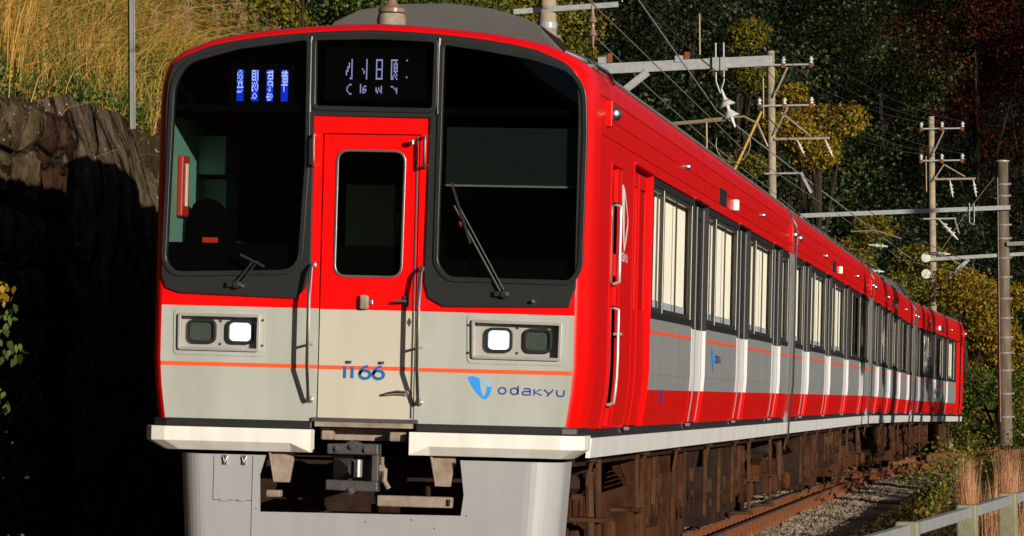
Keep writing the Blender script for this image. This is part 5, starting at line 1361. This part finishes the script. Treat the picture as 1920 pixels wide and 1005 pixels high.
def blade_mesh(name, V, m_, n, seg, parent=None):
    # weld blade segments so that each blade is one island
    V = V.reshape(seg, n, 4, 3); lv = np.empty((n, seg+1, 2, 3))
    for k in range(seg): lv[:,k,0] = V[k,:,0]; lv[:,k,1] = V[k,:,1]
    lv[:,seg,0] = V[seg-1,:,3]; lv[:,seg,1] = V[seg-1,:,2]
    co = lv.reshape(-1, 3); base = np.arange(n)[:,None]*(seg+1)*2 + np.arange(seg)[None,:]*2
    f = np.stack([base, base+1, base+3, base+2], -1).reshape(-1, 4)
    me = bpy.data.meshes.new(name); me.vertices.add(len(co)); me.vertices.foreach_set('co', co.reshape(-1).astype(np.float32))
    me.loops.add(f.size); me.loops.foreach_set('vertex_index', f.reshape(-1).astype(np.int32)); me.polygons.add(len(f))
    me.polygons.foreach_set('loop_start', np.arange(0, f.size, 4, dtype=np.int32)); me.polygons.foreach_set('loop_total', np.full(len(f), 4, dtype=np.int32))
    me.update(); me.materials.append(M[m_]); return link(name, me, parent)
def scatter(n, y0, y1, d0, d1, rg, tuft=0.):
    y = rg.uniform(y0, y1, n); d = d0 + (d1-d0)*rg.uniform(0, 1, n)**1.3
    x = -3.47 - d
    if tuft:
        k = n//18+1; ty = rg.uniform(y0, y1, k); tx = -3.47 - (d0+(d1-d0)*rg.uniform(0,1,k)); i = rg.integers(0, k, n)
        x = tx[i] + rg.normal(0, tuft, n); y = ty[i] + rg.normal(0, tuft, n); x = np.minimum(x, -3.45)
    z = np.array([hill(float(a), float(b)) for a, b in zip(x, y)]); return np.stack([x, y, z], 1)
rg = np.random.default_rng(5)
P = scatter(42000, 1.5, 34, .02, 6.5, rg, .11); n = len(P)
V, _ = blades(P, rg.uniform(.3, 1.3, n), rg.uniform(.2, 1.25, n), rg.uniform(.005, .012, n), rg, 4, 1.05, (.30, -.05, 0))
o = blade_mesh('pampas_grass', V, 'grass_dry', n, 4); tag(o, 'tall dry golden pampas grass arching over the stone wall', 'grass', kind='stuff')
P = scatter(26000, 1.5, 30, .02, 6, rg, .12); n = len(P)
V, _ = blades(P, rg.uniform(.2, .9, n), rg.uniform(.2, .9, n), rg.uniform(.005, .010, n), rg, 4, .6, (.25, -.1, 0))
o = blade_mesh('green_grass', V, 'grass_green', n, 4); tag(o, 'green grass blades among the dry pampas', 'grass', kind='stuff')
# tall leaning stems at far left
P = scatter(700, 1.8, 6.5, .05, .9, rg, .10); n = len(P)
V, _ = blades(P, rg.uniform(.9, 1.6, n), rg.uniform(.05, .25, n), rg.uniform(.009, .016, n), rg, 4, .15, (.22, .12, 0))
o = blade_mesh('pampas_stems', V, 'grass_dry', n, 4); tag(o, 'thick pale leaning pampas stems at the far left', 'grass', kind='stuff')
# plumes
P = scatter(260, 5, 34, .3, 4.5, rg, 0); n = len(P); tips = []
V, tip = blades(P, rg.uniform(.8, 1.4, n), rg.uniform(.15, .45, n), np.full(n, .006), rg, 4, .25, (.25, 0, 0))
blade_mesh('x', V, 'grass_dry', n, 4).name = 'plume_stalks'; st = bpy.data.objects['plume_stalks']; tag(st, 'stalks of the feathery pampas plumes', 'grass', kind='stuff')
q = np.repeat(tip, 55, 0) + rg.normal(0, .012, (n*55, 3)) - np.array([0,0,1])*rg.uniform(0, .22, (n*55))[:,None]
V, _ = blades(q, rg.uniform(.06, .16, len(q)), rg.uniform(.5, 1.2, len(q)), np.full(len(q), .004), rg, 2, .8, (.3, 0, 0))
o = blade_mesh('pampas_plumes', V, 'plume', len(q), 2); tag(o, 'soft pinkish pampas plumes over the grass left of the roof', 'grass', kind='stuff')
# fallen leaves and leafy undergrowth on the slope
P = scatter(16000, 1.5, 34, .0, 6.5, rg); P[:,2] += rg.uniform(0, .12, len(P))
o = soup('leaf_litter', leaf_quads(P, .055, rg, np.array([.4,-.5,.8])), 'litter'); tag(o, 'fallen brown leaves covering the slope above the wall', 'leaves', kind='stuff')
P = scatter(46000, 9, 66, .0, 8.5, rg, .45); P[:,2] += rg.uniform(0, .45, len(P))
o = soup('undergrowth', leaf_quads(P, .07, rg, np.array([.4,-.6,.6])), 'leaf_mixed'); tag(o, 'green and yellow leafy undergrowth on the slope behind the cab roof', 'undergrowth', kind='stuff')
P = scatter(5000, 1.5, 10, .0, .5, rg); P[:,2] += rg.uniform(0, .2, len(P))
o = soup('wall_top_weeds', leaf_quads(P, .05, rg, np.array([.4,-.6,.6])), 'leaf_green'); tag(o, 'low green weeds along the top edge of the stone wall', 'weeds', kind='stuff')
# far bank cover: ivy-like ground cover
y = rg.uniform(95, 190, 26000); u = -4.6 - rg.uniform(0, 1, 26000)**1.2*16; x = np.array([cx(a) for a in y]) + u
z = np.array([hill(float(a), float(b)) for a, b in zip(x, y)]) + rg.uniform(0, .5, len(x))
o = soup('bank_undergrowth', leaf_quads(np.stack([x, y, z], 1), .20, rg, np.array([.4,-.7,.6])), 'leaf_mixed'); tag(o, 'green and gold undergrowth covering the far bank', 'undergrowth', kind='stuff')
y = rg.uniform(110, 165, 16000); u = -4.55 - rg.uniform(0, 1, 16000)*3.5; x = np.array([cx(a) for a in y]) + u
z = np.array([hill(float(a), float(b)) for a, b in zip(x, y)])
V, _ = blades(np.stack([x,y,z],1), rg.uniform(.4, 1.1, 16000), rg.uniform(.1,.5,16000), np.full(16000, .04), rg, 3, .5)
o = blade_mesh('bank_grass', V, 'grass_green', 16000, 3); tag(o, 'tall green grass at the foot of the far bank', 'grass', kind='stuff')
y = rg.uniform(36, 110, 70000); u = -4.4 - rg.uniform(0, 1, 70000)*16; x = np.array([cx(a) for a in y]) + u
z = np.array([hill(float(a), float(b)) for a, b in zip(x, y)]) + rg.uniform(0, .6, len(x))
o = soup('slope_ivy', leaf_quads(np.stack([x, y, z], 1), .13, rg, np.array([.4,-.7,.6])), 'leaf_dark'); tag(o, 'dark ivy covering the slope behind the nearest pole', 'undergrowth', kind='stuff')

# reeds behind the fence
def reed_tuft(x, y, n, h, sp, seed, label, m_='reed'):
    rg = np.random.default_rng(seed); P = np.stack([x + rg.normal(0, sp, n), y + rg.normal(0, sp*2, n), np.full(n, hill(x, y)-.05)], 1)
    V, tip = blades(P, h*rg.uniform(.55, 1.1, n)**1.0, rg.uniform(.02, .14, n), rg.uniform(.004, .008, n), rg, 4, .08)
    o = blade_mesh('reed_clump', V, m_, n, 4); tag(o, label, 'reeds', 'dry reed clumps behind the fence')
    return o
reed_tuft(3.575, 14.4, 520, .78, .045, 1, 'tall pinkish dry reed clump behind the second fence post')
reed_tuft(3.99, 13.2, 420, .72, .06, 2, 'dry reed clump cut by the right picture edge')
reed_tuft(3.80, 12.0, 50, .5, .09, 3, 'sparse leaning reeds between the two clumps')
reed_tuft(3.30, 14.0, 36, .5, .06, 4, 'few thin dry stalks left of the reed clump')
reed_tuft(4.05, 4.0, 300, .55, .12, 5, 'low dry grass under the bar at the right edge')
# scrub in the shade right of the track
def shrub(x, y, r_, h_, n, m_, size, seed, label, grp, name='shrub', z=None, cat='shrub'):
    rg = np.random.default_rng(seed); z = hill(x, y) if z is None else z
    o = empty(name, (x, y, z)); tag(o, label, cat, grp); mb = MB(); r = random.Random(seed); ends = []
    for k in range(9):
        a = r.uniform(0, 6.28); q = r_*r.uniform(.3, .95); e = (q*math.cos(a), q*math.sin(a), h_*r.uniform(.5, 1)); ends.append(e)
        mb.tube([(0,0,-.05), (e[0]*.4, e[1]*.4, e[2]*.6), e], [.010, .007, .003], 5)
    part('stem', mb, 'bark', o)
    E_ = np.array(ends); i = rg.integers(0, len(E_), n); t = rg.uniform(.45, 1.05, n)[:,None]
    P = E_[i]*t + rg.normal(0, r_*.16, (n, 3)); P[:,2] = np.abs(P[:,2])
    soup('leaves', leaf_quads(P, size, rg, np.array([.3,-.6,.5]), .65), m_, o); return o
for k, (x, y, r_, h_) in enumerate(((2.9, 33, .7, .7), (3.1, 40, .8, .8), (3.0, 48, .9, .7), (3.3, 56, 1.0, .9), (3.2, 27, .5, .55), (3.0, 20, .4, .45))):
    shrub(x, y, r_, h_, 420, 'leaf_mixed', .06, 40+k, ['shaded scrub beside the lit ballast', 'second patch of shaded scrub farther up the track', 'shaded scrub halfway to the tail', 'farthest shaded scrub near the thick pole', 'small scrub between ballast and reeds', 'nearest small scrub behind the first fence post'][k], 'scrub right of the track')
y = rg.uniform(5, 75, 42000); x = rg.uniform(2.2, 6, 42000); z = np.array([hill(float(a), float(b)) for a, b in zip(x, y)]) + rg.uniform(0, .12, len(x)); x = x + np.array([cx(a) for a in y])
o = soup('trackside_litter', leaf_quads(np.stack([x, y, z], 1), .05, rg, np.array([.2,-.6,.8])), 'litter_dark'); tag(o, 'fallen leaves and weeds right of the ballast', 'leaves', kind='stuff')
y = rg.uniform(8, 70, 9000); x = rg.uniform(2.7, 5, 9000); z = np.array([hill(float(a), float(b)) for a, b in zip(x, y)])
V, _ = blades(np.stack([x,y,z],1), rg.uniform(.1, .40, 9000), rg.uniform(.1,.8,9000), np.full(9000, .008), rg, 3, .5)
o = blade_mesh('trackside_grass', V, 'scrub_grass', 9000, 3); tag(o, 'dry low grass right of the ballast', 'grass', kind='stuff')
# near leaves at the left edge
nl = shrub(-1.56, -3.0, .16, 2.55, 10, 'leaf_green', .03, 60, 'leafy branch reaching in at the left edge, green and orange leaves', 'plants at the left edge', 'leafy_branch', z=-.2, cat='plant')
def broadleaf(x, y, z, r_, n, size, seed, label, m_, name, stems=True):
    rg = np.random.default_rng(seed); P = np.array([x, y, z]) + rg.normal(0, 1, (n, 3))*np.array([r_, r_, r_*1.1])
    N = rg.normal(size=(n,3))*.6 + np.array([.5,-.8,.25]); N /= np.linalg.norm(N, axis=1, keepdims=True)
    T = np.array([0,0,-1.]) + rg.normal(size=(n,3))*.5; T -= N*(T*N).sum(1, keepdims=True); T /= np.linalg.norm(T, axis=1, keepdims=True); B = np.cross(N, T); s = size*rg.uniform(.7, 1.3, n)[:,None]
    V = np.stack([P, P+T*s*.35+B*s*.32, P+T*s*.7+B*s*.2, P+T*s, P+T*s*.7-B*s*.2, P+T*s*.35-B*s*.32], 1)
    return soup(name, V, m_)
bpy.data.objects.remove(nl.children[1]) if len(nl.children) > 1 else None
for k, (dx, z_, n_, m_) in enumerate(((.0, 2.02, 16, 'leaf_yellow'), (.03, 1.90, 10, 'leaf_green'), (.06, 1.68, 14, 'leaf_green'), (.0, 1.42, 9, 'leaf_green'), (-.03, 1.80, 8, 'leaf_green'))):
    o = broadleaf(dx-.02, 0, z_+.2, .035, n_, .055, 70+k, '', m_, 'leaves'); o.parent = nl
sb = shrub(-1.38, -4.0, .10, .36, 350, 'leaf_yellow', .03, 61, 'small yellow green shrub in the bottom left corner', 'plants at the left edge', 'small_shrub', z=.28, cat='plant')
P = np.array([[-1.17, -4.0, .32]]) + np.random.default_rng(3).normal(0, .035, (34, 3))*np.array([1,1,.2])
V, _ = blades(P, rg.uniform(.2, .42, 34), rg.uniform(.1, .6, 34), np.full(34, .006), rg, 4, .3, (.12, 0, 0))
o = blade_mesh('grass_sprig', V, 'grass_green', 34, 4); tag(o, 'lone sprig of grass right of the small corner shrub', 'grass', 'plants at the left edge')
# trees on the sunward side beyond the right edge of the view: they throw the shade on the rear carriages
for k, (x, y, h_, rad) in enumerate(((8.2, 30.6, 7.5, .9), (9.0, 37.5, 8.5, 1.1), (8.2, 43.5, 8, 1.3), (10.5, 57, 9, 2.0), (9, 63, 8, 1.6))):
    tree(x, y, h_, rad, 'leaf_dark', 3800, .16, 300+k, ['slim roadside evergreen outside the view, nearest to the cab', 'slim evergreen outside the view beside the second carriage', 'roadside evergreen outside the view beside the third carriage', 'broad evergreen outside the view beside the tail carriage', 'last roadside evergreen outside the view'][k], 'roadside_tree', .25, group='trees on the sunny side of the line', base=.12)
def shade_pine(x, y, h, rad, seed, label):  # unseen pines added to shade the upper forest
    rg = np.random.default_rng(seed); r = random.Random(seed); z = hill(x, y)
    o = empty('shade_pine', (x, y, z)); tag(o, label, 'tree', 'tall pines added outside the view to shade the forest')
    mb = MB(); mb.tube([(0,0,-.5),(0,0,h*.5),(.2,.1,h)], [.35, .26, .06], 8)
    bl = []
    for k in range(15):
        t = k/14; a = r.uniform(0, 6.28); q = rad*(1-.6*t)*r.uniform(.2, .8); zz = 16.5 + (h-17)*t
        bl.append((q*math.cos(a), q*math.sin(a), zz, rad*(.55-.2*t))); mb.tube([(0,0,zz-.8),(q*math.cos(a), q*math.sin(a), zz)], [.08,.03], 4)
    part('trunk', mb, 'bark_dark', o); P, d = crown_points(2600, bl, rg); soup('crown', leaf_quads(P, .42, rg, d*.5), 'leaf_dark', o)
k = 0
for y in list(range(22, 53, 5)) + list(range(95, 150, 6)):
    k += 1; shade_pine(25 + rnd.uniform(-1.5, 1.5), y + rnd.uniform(-1, 1), rnd.uniform(26, 30), rnd.uniform(2.6, 3.4), 700+k, 'tall bare stemmed pine added outside the view for its shade, number %s along the sunny ridge' % ['one','two','three','four','five','six','seven','eight','nine','ten','eleven','twelve','thirteen','fourteen','fifteen','sixteen','seventeen','eighteen','nineteen','twenty','twenty one','twenty two','twenty three','twenty four'][k-1])
mb = MB()
rg = np.random.default_rng(8)
for k in range(16):
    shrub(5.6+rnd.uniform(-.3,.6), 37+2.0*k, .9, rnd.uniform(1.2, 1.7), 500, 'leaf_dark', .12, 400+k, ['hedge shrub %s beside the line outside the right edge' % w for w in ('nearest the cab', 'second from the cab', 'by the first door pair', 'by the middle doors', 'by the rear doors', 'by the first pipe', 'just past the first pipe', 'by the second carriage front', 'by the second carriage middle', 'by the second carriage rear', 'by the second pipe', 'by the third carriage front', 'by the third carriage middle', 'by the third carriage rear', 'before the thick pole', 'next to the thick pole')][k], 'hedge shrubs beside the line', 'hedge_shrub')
